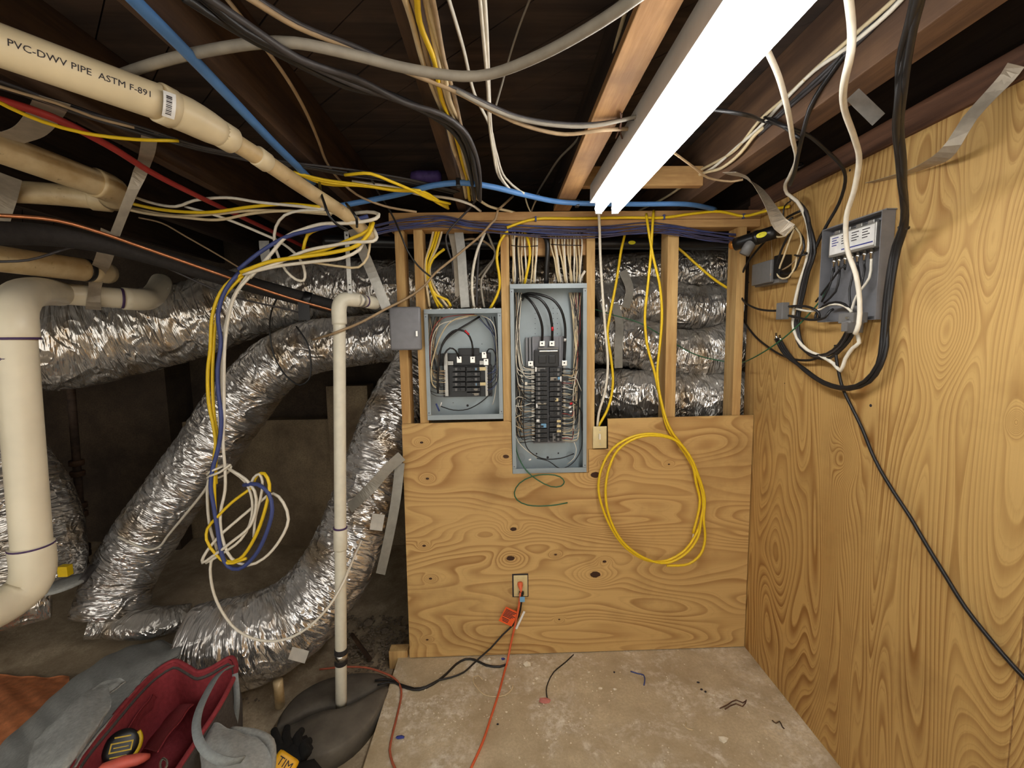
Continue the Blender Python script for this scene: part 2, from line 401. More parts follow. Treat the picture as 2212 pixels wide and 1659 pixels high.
def dirt():
    nx, ny = 110, 110; xs = np.linspace(-4.2, 1.4, nx); ys = np.linspace(-1.2, 3.55, ny); V = []
    ph = rng.uniform(0, 6.28, (26, 2)); kk = rng.normal(0, 7, (26, 2)); am = rng.uniform(.002, .01, 26)
    for y in ys:
        for x in xs:
            z = -.07 + sum(am[i] * math.sin(kk[i, 0] * x + ph[i, 0]) * math.sin(kk[i, 1] * y + ph[i, 1]) for i in range(26))
            z += max(0, (-1.15 - x)) * .10 + max(0, y - 2.3) * .05
            if x > -.56: z = min(z, -.05)
            V.append((x, y, z))
    Fs = [(j * nx + i, j * nx + i + 1, (j + 1) * nx + i + 1, (j + 1) * nx + i) for j in range(ny - 1) for i in range(nx - 1)]
    return np.array(V), Fs
mk('ground', dirt(), MAT['dirt'], floor, True)

# foundation walls of the crawl space
wb = empty('wall_back', (0, 3.4, 0), kind='structure'); tag(wb, 'stained concrete foundation wall in the dark crawl space')
mk('footing_wall', box(-2.4, 1.6, 3.32, 3.7, -.3, 1.02, .01), MAT['foundation'], wb)
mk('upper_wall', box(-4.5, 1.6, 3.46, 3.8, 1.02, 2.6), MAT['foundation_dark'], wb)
mk('pier_wall', box(RX + .12, RX + .3, 2.2, 3.7, -.3, 2.6), MAT['foundation_dark'], wb)  # unseen wall continuation, added to stop world light leaking past the side wall
mk('pier_wall', box(-4.5, -2.4, 3.2, 3.7, -.3, 1.9), MAT['foundation_dark'], wb)
p0 = PY(716, 1000, 3.25)
mk('pilaster', box(p0[0], p0[0] + .3, 3.22, 3.4, -.3, 1.28, .01), MAT['foundation'], wb)
wl = empty('wall_left', (-4.2, 1.5, 0), kind='structure'); tag(wl, 'dark earth bank closing the crawl space')
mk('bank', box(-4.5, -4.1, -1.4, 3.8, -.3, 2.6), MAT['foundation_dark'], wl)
wr = empty('wall_right', (RX, .6, 0), kind='structure'); tag(wr, 'plywood clad side wall of the panel room')
for (y0, y1, z0, z1) in [(.955, 2.185, 0, ZP), (-.262, .951, 1.003, ZP), (-.262, .951, 0, 1.0), (-1.25, -.266, 0, ZP)]:
    mk('plywood_sheet', box(RX, RX + .015, y0, y1, z0, z1, .0012), MAT['ply_side'], wr)
for y in (2.11, 1.6, 1.2, .79, .38, -.02):
    mk('stud', box(RX + .017, RX + .106, y, y + .038, 0, ZP), MAT['stud'], wr)
# small holes and nail heads in the sheet
for a, b, r in [(1881, 876, .005), (1836, 368, .004), (1618, 610, .003), (1695, 828, .002)]:
    p = PX(a, b, RX); mk('nail_hole', along(lathe([(r, 0), (r, .0009)], 10), p, p + np.array([-1, 0, 0])), MAT['ink'], wr)
t1 = empty('trim_1', (RX, .6, ZP), kind='structure'); tag(t1, 'brown double plate above the plywood side wall')
mk('lower_plate', box(RX - .012, RX + .11, -1.25, 2.19, ZP, ZP + .040, .002), MAT['trim'], t1)
mk('upper_plate', box(RX - .004, RX + .11, -1.25, 2.19, ZP + .043, ZP + .082, .002), MAT['trim'], t1)

# joists over the room
ceil = empty('ceiling', (0, 1.2, ZJ), kind='structure'); tag(ceil, 'dark floor joists and diagonal subfloor boards overhead')
for x in (-2.11, -1.63, -1.14, -.665, -.186):
    mk('joist', box(x, x + .04, -1.2, 3.5, ZJ, ZS, .002), MAT['joist' if x > -1.2 else 'joist_shaded'], ceil)
mk('joist', box(.303, .343, -1.2, 3.5, ZJ, ZS, .002), MAT['joist_shaded'], ceil)  # visible side faces away from the lamp; its shade is in the wood colour
mk('beam', box(.858, .945, -1.2, 3.5, ZJ, ZS, .003), MAT['beam'], ceil)
mk('rim_joist', box(RX + .03, RX + .11, -1.25, 3.5, ZP + .084, ZS, .002), MAT['joist_shaded'], ceil)
def clip(poly, x0, x1, y0, y1):
    for k, lim, sgn in ((0, x0, 1), (0, x1, -1), (1, y0, 1), (1, y1, -1)):
        out = []
        for i in range(len(poly)):
            a, b = poly[i - 1], poly[i]; ia, ib = (a[k] - lim) * sgn >= 0, (b[k] - lim) * sgn >= 0
            if ia != ib: s = (lim - a[k]) / (b[k] - a[k]); out.append((a[0] + s * (b[0] - a[0]), a[1] + s * (b[1] - a[1])))
            if ib: out.append(b)
        poly = out
        if not poly: return []
    return poly
w = .145; k = 0
dirv = np.array([.72, -.69]); nrm = np.array([.69, .72])
s = -4.0
while s < 5.0:
    c0 = nrm * s; c1 = nrm * (s + w - .004); L = 8
    pl = clip([tuple(c0 - dirv * L), tuple(c0 + dirv * L), tuple(c1 + dirv * L), tuple(c1 - dirv * L)], -4.3, RX + .1, -1.25, 3.6)
    if len(pl) > 2:
        dz = random.uniform(0, .004); n = len(pl)
        V = [(x, y, ZS + dz) for x, y in pl] + [(x, y, ZS + .022) for x, y in pl]
        mk('subfloor_board', (np.array(V), [tuple(range(n))[::-1], tuple(range(n, 2 * n))] + [(i, (i + 1) % n, n + (i + 1) % n, n + i) for i in range(n)]), MAT['subfloor'], ceil)
    s += w
mk('deck', box(-4.4, RX + .12, -1.3, 3.7, ZS + .024, ZS + .04), MAT['subfloor'], ceil)
# front of the room, behind the viewer, left open to the rest of the basement

# ---- the framed partition
part = empty('stud_wall', (.35, WY, 0), 'open stud partition with plywood below carrying the breaker panels', 'partition', kind='structure')
def xs_at(px, py): return PY(px, py, WY)[0]
def stud(px0, px1, py, z0, z1, name='stud', dy=0):
    a, b = xs_at(px0, py), xs_at(px1, py); return mk(name, box(a, b, WY + dy, WY + dy + .089, z0, z1, .0015), MAT['stud'], part)
zt = 2.108
stud(860, 879, 700, 0, zt); stud(900, 919, 700, 0, zt); stud(1084, 1102, 700, 0, zt); stud(1267, 1285, 700, 0, zt); stud(1440, 1463, 700, 0, zt, dy=.002); stud(1588, 1606, 700, 0, zt)
mk('top_plate', box(-.50, RX - .002, WY - .004, WY + .089, 2.146, 2.184, .002), MAT['plate'], part)
mk('top_plate', box(-.50, RX - .002, WY, WY + .085, 2.1085, 2.145, .002), MAT['plate'], part)
a = PY(1101, 528, WY + .03); b = PY(1266, 551, WY + .03)
mk('blocking', box(a[0], b[0], WY + .03, WY + .068, b[2], b[2] + .1, .002), MAT['plate'], part)
mk('sill_plate', box(-.49, RX - .002, WY + .001, WY + .089, .001, .039), MAT['stud'], part)
poly = [(868, 916), (1098, 910), (1104, 912), (1107, 1023), (1272, 1021), (1272, 971), (1314, 970), (1313, 905), (1618, 897)]
P = [tuple(PY(a, b, PLY)[[0, 2]]) for a, b in poly]
P[-1] = (RX - .004, P[-1][1]); P += [(RX - .004, .004), (-.485, .004)]
def wallsheet(P):
    bm = bmesh.new(); vs = [bm.verts.new((x, PLY, z)) for x, z in P]; f = bm.faces.new(vs)
    r = bmesh.ops.extrude_face_region(bm, geom=[f])
    for q in r['geom']:
        if isinstance(q, bmesh.types.BMVert): q.co.y += .0115
    bmesh.ops.recalc_face_normals(bm, faces=bm.faces[:]); bm.verts.index_update()
    g = (np.array([q.co[:] for q in bm.verts]), [[q.index for q in f.verts] for f in bm.faces]); bm.free(); return g
mk('plywood_sheet', wallsheet(P), MAT['ply_back'], part)

# boards under the joists by the lamp
a0, a1 = PZ(1385, 0, ZJ - .02), PZ(1492, 0, ZJ - .02)
thing('furring_strip', box(a0[0], a1[0] - .012, -.6, 2.09, ZJ - .021, ZJ - .001, .002), MAT['strip'], 'light brown furring strip nailed under the joist beside the lamp', 'wood strip')
c0 = PY(1262, 398, 1.96); c1 = c0
thing('blocking_board', box(.345, .856, 1.88, 1.918, 2.224, 2.302, .002), MAT['plate'], 'short pale board fixed across behind the lamp end', 'board')

# ---- lamp
LZ = 2.105
def lamp():
    y0, y1 = -.62, 1.80; xc = (PZ(1575, 0, LZ)[0] + PZ(1748, 0, LZ)[0]) / 2 + .015
    e = empty('fluorescent_fixture', (xc, (y0 + y1) / 2, LZ - .02), 'lit two tube fluorescent strip light under the joists', 'lamp')
    sk = .0
    prof = [(-.066, .028), (-.064, .096), (.064, .096), (.066, .028), (.03, .026), (0, .034), (-.03, .026)]
    pr = [(xc + a, LZ + b) for a, b in prof]
    mk('housing', prism(pr, y0 - .01, y1 + .0), MAT['white_paint'], e)
    for sx in (-1, 1):
        x = xc + sx * .033
        t = mk('tube', along(lathe([(.012, 0), (.0175, .004), (.0185, .012), (.0185, y1 - y0 - .05), (.0175, y1 - y0 - .042), (.012, y1 - y0 - .038)], 14), (x, y0 + .02, LZ), (x, y1, LZ)), MAT['tube'], e, True)
        for yy, d in ((y0 + .004, 1), (y1 - .004, -1)):
            mk('lamp_holder', box(x - .013, x + .013, min(yy, yy + d * .012), max(yy, yy + d * .012), LZ - .018, LZ + .03, .003), MAT['white_paint'], e)
    for yy in (y0 + .2, y1 - .22):
        mk('hanger', box(xc - .012, xc + .012, yy, yy + .003, LZ + .07, ZJ + .02), MAT['galv'], e)
lamp()

# ---- ducts
def duct(P, R, ribs=.045, seed=0, amp=.05, segs=72, res=.009, flat=1.0):
    """insulated flexible duct: crumpled foil skin over a wire helix; P rows (x,y,z) with R radius or per-point radii"""
    g = np.random.default_rng(seed); P = np.asarray(P, float); R = np.full(len(P), R) if np.ndim(R) == 0 else np.asarray(R)
    X = crom(np.column_stack([P, R]), res); C, r0 = X[:, :3], X[:, 3]; T, N, B = frames(C)
    s = np.concatenate([[0], np.cumsum(np.linalg.norm(np.diff(C, axis=0), axis=1))]); th = np.linspace(0, 2 * np.pi, segs + 1)
    S, TH = np.meshgrid(s, th, indexing='ij')
    D = .012 * np.sin(S * 2 * np.pi / ribs + TH) * .5
    for i in range(26):                       # crumples: mostly across the length
        ks = g.normal(0, 42); kt = g.integers(-5, 6); D += amp * .22 * np.abs(np.sin(ks * S + kt * TH + g.uniform(0, 6.28)))  * np.clip(np.sin(g.normal(0, 7) * S + g.integers(-2, 3) * TH + g.uniform(0, 6.28)), 0, 1)
    for i in range(8):
        D += amp * .35 * np.sin(g.normal(0, 7) * S + g.integers(-2, 3) * TH + g.uniform(0, 6.28)) * .4
    D -= D.mean(); RR = r0[:, None] * (1 + D)
    V = C[:, None] + RR[..., None] * (np.cos(TH)[..., None] * N[:, None] * flat + np.sin(TH)[..., None] * B[:, None])
    m = len(s); k = segs + 1
    Fs = [(i * k + j, i * k + j + 1, (i + 1) * k + j + 1, (i + 1) * k + j) for i in range(m - 1) for j in range(segs)]
    V = V.reshape(-1, 3); uv = np.column_stack([S.ravel(), (TH * float(np.mean(R))).ravel()])
    nv = len(V); V = np.vstack([V, C[0], C[-1]]); uv = np.vstack([uv, [0, 0], [s[-1], 0]])
    Fs += [(nv, j + 1, j) for j in range(segs)] + [(nv + 1, (m - 1) * k + j, (m - 1) * k + j + 1) for j in range(segs)]
    return (V, Fs), uv
def ductobj(pts, R, label, seed, mat='foil', **kw):
    P = [PY(*p) for p in pts]; g, uv = duct(P, R, seed=seed, **kw)
    return thing('flexible_duct', g, MAT[mat], label, 'duct', 'silver flexible ducts', smooth=True, uv=uv)
# upper run passing behind the studs, towards the viewer at the far side
ductobj([(60, 735, 2.30), (150, 740, 2.38), (270, 722, 2.50), (420, 688, 2.62), (560, 648, 2.72), (700, 626, 2.78), (850, 622, 2.76), (1000, 618, 2.74), (1120, 612, 2.72), (1260, 600, 2.70), (1420, 588, 2.66), (1600, 582, 2.60), (1720, 585, 2.58)], [.25, .25, .235, .215, .2, .19, .175, .155, .14, .125, .12, .12, .12], 'long silver duct sloping past the corner and behind the upper studs', 1, ribs=.06)
ductobj([(1290, 668, 2.62), (1380, 650, 2.60), (1500, 668, 2.58), (1620, 660, 2.56), (1720, 660, 2.56)], .14, 'second silver duct from the top behind the open studs', 2, ribs=.13, amp=.09)
ductobj([(1180, 720, 2.75), (1290, 735, 2.62), (1380, 742, 2.54), (1480, 765, 2.50), (1600, 752, 2.48), (1720, 750, 2.48)], .142, 'third silver duct from the top behind the open studs', 3, ribs=.13, amp=.1)
ductobj([(1150, 850, 2.80), (1290, 850, 2.60), (1400, 856, 2.48), (1500, 862, 2.44), (1600, 858, 2.44), (1720, 858, 2.44)], .142, 'lowest silver duct behind the studs just above the plywood', 4, ribs=.13, amp=.08)
ductobj([(1060, 728, 2.70), (960, 720, 2.68), (850, 728, 2.64), (760, 738, 2.62), (670, 752, 2.62), (590, 795, 2.62), (520, 872, 2.60), (450, 968, 2.56), (380, 1065, 2.52), (310, 1165, 2.46), (262, 1245, 2.40), (235, 1330, 2.32)], [.15, .15, .15, .15, .155, .165, .17, .17, .165, .165, .165, .17], 'silver duct bending down from the run to the dirt floor', 5, 'foil_clean', ribs=.05)
dE = ductobj([(1010, 740, 2.66), (935, 775, 2.56), (880, 850, 2.46), (838, 950, 2.38), (800, 1060, 2.30), (760, 1165, 2.22), (700, 1265, 2.14), (640, 1330, 2.08), (575, 1368, 2.02), (490, 1392, 1.98), (420, 1398, 1.97)], [.15, .16, .17, .18, .185, .185, .185, .195, .2, .2, .185], 'large silver duct curling down behind the white pipe to the bag', 6, 'foil_clean', ribs=.05)
ductobj([(-60, 960, 2.2), (20, 1080, 2.2), (60, 1200, 2.16), (60, 1280, 2.1)], [.22, .23, .22, .2], 'dull grey duct standing behind the big drain pipe', 7, ribs=.2, amp=.02)
ductobj([(-80, 1330, 1.98), (30, 1310, 2.04), (110, 1290, 2.12)], .10, 'short silver duct lying on the dirt under the drain pipe', 8, ribs=.07)
ductobj([(410, 1330, 2.35), (330, 1345, 2.28), (250, 1340, 2.3), (190, 1345, 2.24)], [.09, .11, .12, .11], 'flattened grey duct end lying on the dirt floor', 9, ribs=.1, flat=.6)

for (a, b, y, w, h, r) in ((645, 1415, 1.83, .075, .05, 18), (815, 1128, 2.06, .06, .075, 8)):
    p = PY(a, b, y); lb_ = mk('paper_label', xf(box(-w / 2, w / 2, -.001, .001, -h / 2, h / 2), Matrix.Translation(p) @ Matrix.Rotation(math.radians(r), 4, 'Y') @ Matrix.Rotation(math.radians(-20), 4, 'X')), plain('dusty white label', (196, 190, 178), .7), dE)
# ------------------------------------------------------------------ pipes
def seg(P, r, name, mat, parent, segs=20, res=.02): return mk(name, tube(P, r, segs, res), MAT[mat] if isinstance(mat, str) else mat, parent, True)
def ringpart(a, b, r, name, mat, parent, segs=24):
    """collar from a to b with softened rims"""
    L = float(np.linalg.norm(np.array(b) - np.array(a)))
    return mk(name, along(lathe([(r * .94, 0), (r, L * .06), (r, L * .94), (r * .94, L)], segs), a, b), MAT[mat], parent, True)
def lerp(a, b, t): return np.array(a) * (1 - t) + np.array(b) * t
def textgeo(s, size, ext=.0006, align='LEFT'):
    c = bpy.data.curves.new('txt', 'FONT'); c.body = s; c.size = size; c.extrude = ext; c.align_x = align; c.resolution_u = 2
    o = bpy.data.objects.new('txt', c); COL.objects.link(o); bpy.context.view_layer.update()
    me = bpy.data.meshes.new_from_object(o.evaluated_get(bpy.context.evaluated_depsgraph_get()))
    v = np.array([q.co[:] for q in me.vertices]); f = [list(p.vertices) for p in me.polygons]
    bpy.data.objects.remove(o); bpy.data.meshes.remove(me); bpy.data.curves.remove(c); return v, f

# thick drain pipe under the joists
A, B = PZ(-90, 66, 2.14), PZ(345, 222, 2.126)
e = empty('drain_pipe', lerp(A, B, .5), 'thick yellowed drain pipe stepping down to a thinner one under the joists', 'pipe')
seg([A, B], .0365, 'pipe', 'pvc', e, 32)
C = PZ(372, 236, 2.125); ringpart(lerp(A, B, .985), C, .0415, 'coupling', 'pvc', e, 32)
D0, D1 = PZ(405, 250, 2.123), PZ(480, 290, 2.116); D2 = PZ(502, 304, 2.114)
seg([C, D0, lerp(D0, D1, .6), D1], [.039, .039, .036, .031], 'reducer', 'pvc', e, 32)
ringpart(lerp(D0, D1, .86), D2, .0325, 'collar', 'pvc', e)
E1 = PZ(755, 470, 2.05); E2 = PY(800, 512, 1.78)
seg([D2, PZ(570, 347, 2.10), PZ(660, 408, 2.08), E1, E2], .0228, 'thin_pipe', 'pvc_old', e, 24)
ringpart(PZ(553, 335, 2.104), PZ(577, 352, 2.099), .0265, 'coupling', 'pvc', e)
ax = _n(B - A)
def wrap(geo, origin, axis, r, phi0):
    e1 = _n((CAM - origin) - axis * ((CAM - origin) @ axis)); e2 = np.cross(axis, e1); v, f = geo
    if e2[2] < 0: e2 = -e2
    ph = v[:, 1] / r + phi0; rr = r + .0004 + v[:, 2]
    return origin + v[:, :1] * axis + rr[:, None] * (np.cos(ph)[:, None] * e1 + np.sin(ph)[:, None] * e2), f
mk('pipe_print', wrap(textgeo('PVC-DWV PIPE  ASTM F-891', .0165, .0004), lerp(A, B, .195), ax, .0365, .12), MAT['ink'], e)
# paper label with barcode on the coupling
def patch(w, h, n=8):
    xs = np.linspace(0, w, n); V = [(x, y, z) for z in (0, .0006) for x in (0, w) for y in np.linspace(-h / 2, h / 2, n)]
    Fs = []
    for j in range(n - 1): Fs += [(2 * n + j, 3 * n + j, 3 * n + j + 1, 2 * n + j + 1), (j, j + 1, n + j + 1, n + j)]
    return np.array(V), Fs
lb = mk('paper_label', wrap(patch(.022, .052), lerp(A, B, .992), ax, .0418, .05), MAT['paper'], e)
bars = []
for i in range(11):
    g = patch(.010, random.choice((.0010, .0018, .0025)), 2); g = (g[0] + np.array([.005, -.018 + i * .0034, .0008]), g[1]); bars.append(g)
mk('barcode', wrap(join(*bars), lerp(A, B, .992), ax, .0418, .05), MAT['ink'], e)

# big drain stack at the side
e = empty('drain_stack', PY(60, 1100, 1.28), 'thick cream drain pipe dropping from an elbow to a floor bend', 'pipe')
V0, V1 = PY(31, 708, 1.28), PY(71, 1200, 1.28)
seg([V0, V1], .0445, 'pipe', 'pvc_stack', e, 32)
H0 = PY(128, 634, 1.90); H1 = PY(268, 645, 2.06)
seg([V0 + [0, 0, -.03], V0, PY(29, 676, 1.29), PY(40, 648, 1.36), PY(70, 632, 1.56), PY(104, 631, 1.76), H0], .0505, 'elbow', 'pvc_stack', e, 32, .012)
seg([H0, H1], .0445, 'branch_pipe', 'pvc_stack', e, 28)
ringpart(H0, lerp(H0, H1, .05), .0512, 'primer_ring', 'primer', e); ringpart(V0 + [0, 0, -.034], V0 + [0, 0, -.027], .0512, 'primer_ring', 'primer', e)
ringpart(lerp(H0, H1, .93), lerp(H0, H1, .985), .0455, 'primer_ring', 'primer', e)
seg([lerp(H0, H1, .98), PY(305, 647, 2.12), PY(322, 645, 2.2), PY(338, 630, 2.32), PY(348, 610, 2.5)], .05, 'elbow', 'pvc_stack', e, 24)
b0 = V1 + [0, 0, .035]
seg([b0, V1, PY(72, 1235, 1.28), PY(58, 1270, 1.27), PY(20, 1300, 1.23), PY(-62, 1342, 1.13)], .0505, 'floor_bend', 'pvc_stack', e, 28); ringpart(PY(-60, 1341, 1.133), PY(-90, 1356, 1.1), .048, 'bend_mouth', 'black', e)
ringpart(V1 + [0, 0, .028], V1 + [0, 0, .034], .0512, 'primer_ring', 'primer', e)
mk('pen_mark', wrap(textgeo('Y', .02, .0003), V0 + [0, 0, -.08], np.array([0, 0, -1.]), .0445, .6), MAT['primer'], e)

e = empty('waste_pipe', PY(100, 570, 1.7), 'pale capped pipe end held by a metal strap', 'pipe')
a, b = PY(-70, 550, 1.5), PY(186, 584, 1.86)
seg([a, b], .0445, 'pipe', 'pvc_old', e, 28); ringpart(lerp(a, b, .97), lerp(a, b, 1.03), .046, 'rubber_sleeve', 'black', e); seg([lerp(a, b, 1.02), PY(232, 590, 1.98)], .044, 'stub', 'pvc', e)
e = empty('waste_pipe', PY(100, 360, 1.5), 'yellowed pipe ending in an elbow near the top corner', 'pipe')
a, b = PY(-80, 290, 1.3), PY(215, 398, 1.66)
seg([a, b], .0445, 'pipe', 'pvc_old', e, 28); seg([lerp(a, b, .95), b, PY(240, 410, 1.72), PY(248, 428, 1.78)], .05, 'elbow', 'pvc_old', e, 24)
e = empty('waste_pipe', PY(100, 415, 1.8), 'yellowed pipe running close below the elbowed one', 'pipe')
seg([PY(-70, 408, 1.7), PY(120, 420, 1.8), PY(232, 432, 1.86)], .040, 'pipe', 'pvc_old', e, 24); ringpart(PY(195, 428, 1.84), PY(240, 433, 1.865), .045, 'coupling', 'pvc_old', e)

# upright pipe into the pit
e = empty('sump_pipe', PY(735, 1515, 1.84), 'upright white discharge pipe with an elbow standing in the pit lid', 'pipe')
T0, T1 = PY(733, 690, 1.84), PY(737, 1522, 1.84)
seg([T0, T1], .0245, 'pipe', 'pvc_white', e, 24)
EL = PY(772, 648, 1.90)
seg([T0 + [0, 0, -.02], T0, PY(733, 662, 1.84), PY(741, 648, 1.85), EL], .0295, 'elbow', 'pvc_white', e, 24, .01)
ringpart(lerp(T0, T1, .52), lerp(T0, T1, .575), .0285, 'coupling', 'pvc_white', e); ringpart(lerp(T0, T1, .516), lerp(T0, T1, .52), .0287, 'primer_ring', 'primer', e)
ringpart(lerp(T0, T1, .842), lerp(T0, T1, .885), .028, 'clamp', 'rubber', e); ringpart(lerp(T0, T1, .855), lerp(T0, T1, .872), .0286, 'clamp_band', 'steel', e)
R1 = PY(812, 655, 2.02)
seg([EL, R1], .0245, 'branch_pipe', 'pvc_white', e, 24); ringpart(EL, lerp(EL, R1, .3), .0275, 'union', 'pvc_white', e); ringpart(lerp(EL, R1, .36), lerp(EL, R1, .42), .026, 'primer_ring', 'primer', e); ringpart(lerp(EL, R1, .5), R1, .0285, 'elbow', 'pvc_white', e)
ringpart(lerp(EL, R1, .08), lerp(EL, R1, .2), .0282, 'band', 'galv', e)

# refrigerant line: insulated tube and bare copper side by side
bk = [(-60, 503, 1.3), (90, 507, 1.48), (200, 521, 1.6), (330, 553, 1.74), (480, 598, 1.9), (620, 636, 2.06), (722, 663, 2.17)]
e = empty('refrigerant_line', PY(*bk[2]), 'sagging black insulated tube crossing in front of the ducts', 'pipe')
seg([PY(*p) for p in bk], .034, 'insulation', 'rubber', e, 20)
q0, q1 = PY(655, 645, 2.09), PY(672, 650, 2.1); ringpart(q0, q1, .0375, 'tape_wrap', 'black', e); mk('tape_tail', box(q0[0] - .008, q1[0] + .012, q0[1] - .042, q0[1] - .04, q0[2] - .10, q0[2] - .01), MAT['black'], e)
thing('copper_line', tube([PY(*p) for p in [(-60, 462, 1.32), (120, 476, 1.47), (212, 501, 1.56), (290, 528, 1.64), (430, 577, 1.79), (560, 622, 1.93), (640, 648, 2.02), (725, 672, 2.13)]], .0062, 12), MAT['copper'], 'bare copper tube running beside the black insulated tube', 'pipe', smooth=True)

# black pipe behind the studs with yellow stickers
e = empty('black_pipe', PY(1200, 523, 2.26), 'black plastic pipe behind the stud tops with yellow stickers', 'pipe')
seg([PY(700, 520, 2.30), PY(1000, 526, 2.27), PY(1300, 526, 2.27), PY(1600, 528, 2.27)], .028, 'pipe', 'black', e, 20)
for a, b in ((992, 527), (1365, 524)):
    p = PY(a, b, 2.24); g = xf(lathe([(.0185, 0), (.0185, .001)], 20), Matrix.Translation(p) @ Matrix.Rotation(math.pi / 2, 4, 'X') @ Matrix.Diagonal((1, .5, 1, 1))); mk('sticker', g, MAT['yellow_label'], e)
e = empty('valve_fitting', PY(1640, 512, 1.95), 'black branch fitting with a yellow oval sticker at the wall corner', 'pipe fitting')
a, b = PY(1588, 528, 2.0), PY(1678, 500, 1.86)
seg([a, b], .028, 'body', 'black', e, 20); seg([lerp(a, b, .45), PY(1607, 550, 1.95)], [.024, .021], 'branch', 'boxgrey', e, 20)
ringpart(lerp(a, b, -.12), lerp(a, b, .05), .018, 'brass_stub', 'brass', e); ringpart(lerp(a, b, .5), lerp(a, b, .6), .0305, 'collar', 'black', e)
ax2 = _n(b - a); mk('sticker', wrap((lambda g: (np.column_stack([g[0][:, 0] * .022, g[0][:, 1] * .011, g[0][:, 2] * .0006]), g[1]))(lathe([(1, 0), (1, 1)], 20)), lerp(a, b, .72), ax2, .0285, .2), MAT['yellow_label'], e)

# ------------------------------------------------------------------ panels
def panel_shell(e, x0, x1, z0, z1, yf, yb):
    mk('back_plate', box(x0, x1, yb, yb + .002, z0, z1), MAT['panelback'], e)
    mk('side_plate', box(x0, x0 + .002, yf, yb, z0, z1), MAT['panelgrey'], e); mk('side_plate', box(x1 - .002, x1, yf, yb, z0, z1), MAT['panelgrey'], e)
    mk('top_plate', box(x0, x1, yf, yb, z1 - .002, z1), MAT['panelgrey'], e); mk('bottom_plate', box(x0, x1, yf, yb, z0, z0 + .002), MAT['panelgrey'], e)
    mk('front_lip', box(x0, x1, yf - .002, yf, z1 - .022, z1, .0008), MAT['panelgrey'], e)
    mk('front_lip', box(x0, x1, yf - .002, yf, z0, z0 + .024, .0008), MAT['panelgrey'], e)
    for a, b in ((x0, x0 + .018), (x1 - .018, x1)): mk('front_lip', box(a, b, yf - .0015, yf, z0 + .025, z1 - .023, .0006), MAT['panelgrey'], e)
    for x in (x0 + .008, x1 - .008):
        for z in (z0 + .035, z1 - .035): mk('screw_hole', along(lathe([(.0025, 0), (.0025, .0008)], 8), (x, yf - .0015, z), (x, yf - 1, z)), MAT['ink'], e)
def knockout(e, px, py, r, Y):
    p = PY(px, py, Y); mk('hole', along(lathe([(r, 0), (r, .0012)], 12), p, p - np.array([0, 1, 0])), MAT['ink'], e)
def pw(e, pts, r, mat, Y=None, name='wire'):
    P = [PY(*p) if len(p) == 3 else PY(p[0], p[1], Y) for p in pts]
    return mk(name, tube(P, r, 6, .018), MAT[mat], e, True)
def breaker(e, px0, px1, py0, py1, Y, side, bare=False):
    a, b = PY(px0, py1, Y), PY(px1, py0, Y)
    o = mk('breaker', box(a[0], b[0], Y, Y + .034, a[2] + .0006, b[2] - .0006, .0012), MAT['black'], e)
    w = b[0] - a[0]; zc = (a[2] + b[2]) / 2; h = b[2] - a[2]
    tx = a[0] + w * (.55 if side < 0 else .45)
    mk('toggle', box(tx - .006, tx + .006, Y - .007, Y, zc - h * .22, zc + h * .22, .001), MAT['black'], o)
    mk('rating_label', box(tx - side * -.0 + (.011 if side > 0 else -.021), tx + (.021 if side > 0 else -.011), Y - .0006, Y + .0005, zc - h * .3, zc + h * .3), MAT['boxgrey'], o)
    return o
BX0, BX1 = PY(1104, 800, 2.09)[0], PY(1267, 800, 2.09)[0]; BZ0, BZ1 = PY(1186, 1021, 2.09)[2], PY(1186, 613, 2.09)[2]
YF, YB = 2.086, 2.18
big = empty('breaker_panel', ((BX0 + BX1) / 2, YF, BZ0), 'tall open grey breaker panel packed with black breakers', 'breaker panel')
panel_shell(big, BX0, BX1, BZ0, BZ1, YF, YB)
for i in range(6):
    for px in (1156, 1195, 1204): knockout(big, px, 666 + i * 11, .0018, YB - .001)
knockout(big, 1159, 980, .004, YB - .001); knockout(big, 1206, 979, .004, YB - .001); knockout(big, 1183, 988, .006, YB - .001)
for (px, py) in ((1125, 988), (1232, 985)):
    p = PY(px, py, YB - .002); mk('knockout', along(lathe([(.022, 0), (.022, .0015), (.019, .0015), (.019, .0005)], 20), p, p - np.array([0, 1, 0])), MAT['panelgrey'], big)
def plate(e, px0, px1, py0, py1, y0, y1, mat, name, bev=.001):
    a, b = PY(px0, py1, y0), PY(px1, py0, y0); return mk(name, box(a[0], b[0], y0, y1, a[2], b[2], bev), MAT[mat], e)
plate(big, 1152, 1220, 726, 958, 2.155, 2.178, 'boxgrey2', 'mounting_frame')
for x in (1136, 1143, 1150, 1208, 1214): plate(big, x, x + 4, 729, 790, 2.15, 2.178, 'boxgrey2', 'ridge')
m = plate(big, 1155, 1207, 755, 793, 2.125, 2.16, 'black', 'main_breaker', .003)
plate(m, 1163, 1206, 750, 755, 2.12, 2.125, 'boxgrey', 'rib'); plate(m, 1165, 1205, 757, 760, 2.119, 2.125, 'steel', 'rib'); plate(m, 1187, 1193, 770, 775, 2.1235, 2.125, 'paper', 'switch_mark'); plate(m, 1164, 1180, 768, 785, 2.116, 2.125, 'black', 'switch', .002)
plate(m, 1186, 1200, 768, 785, 2.116, 2.125, 'black', 'switch', .002)
for px, py in ((1171, 742), (1192, 742), (1219, 784), (1146, 785)):
    l = plate(big, px - 5, px + 6, py - 5, py + 6, 2.13, 2.152, 'steel', 'lug'); p = PY(px, py, 2.13); mk('set_screw', along(lathe([(.004, 0), (.004, .001)], 10), p, p - np.array([0, 1, 0])), MAT['ink'], l)
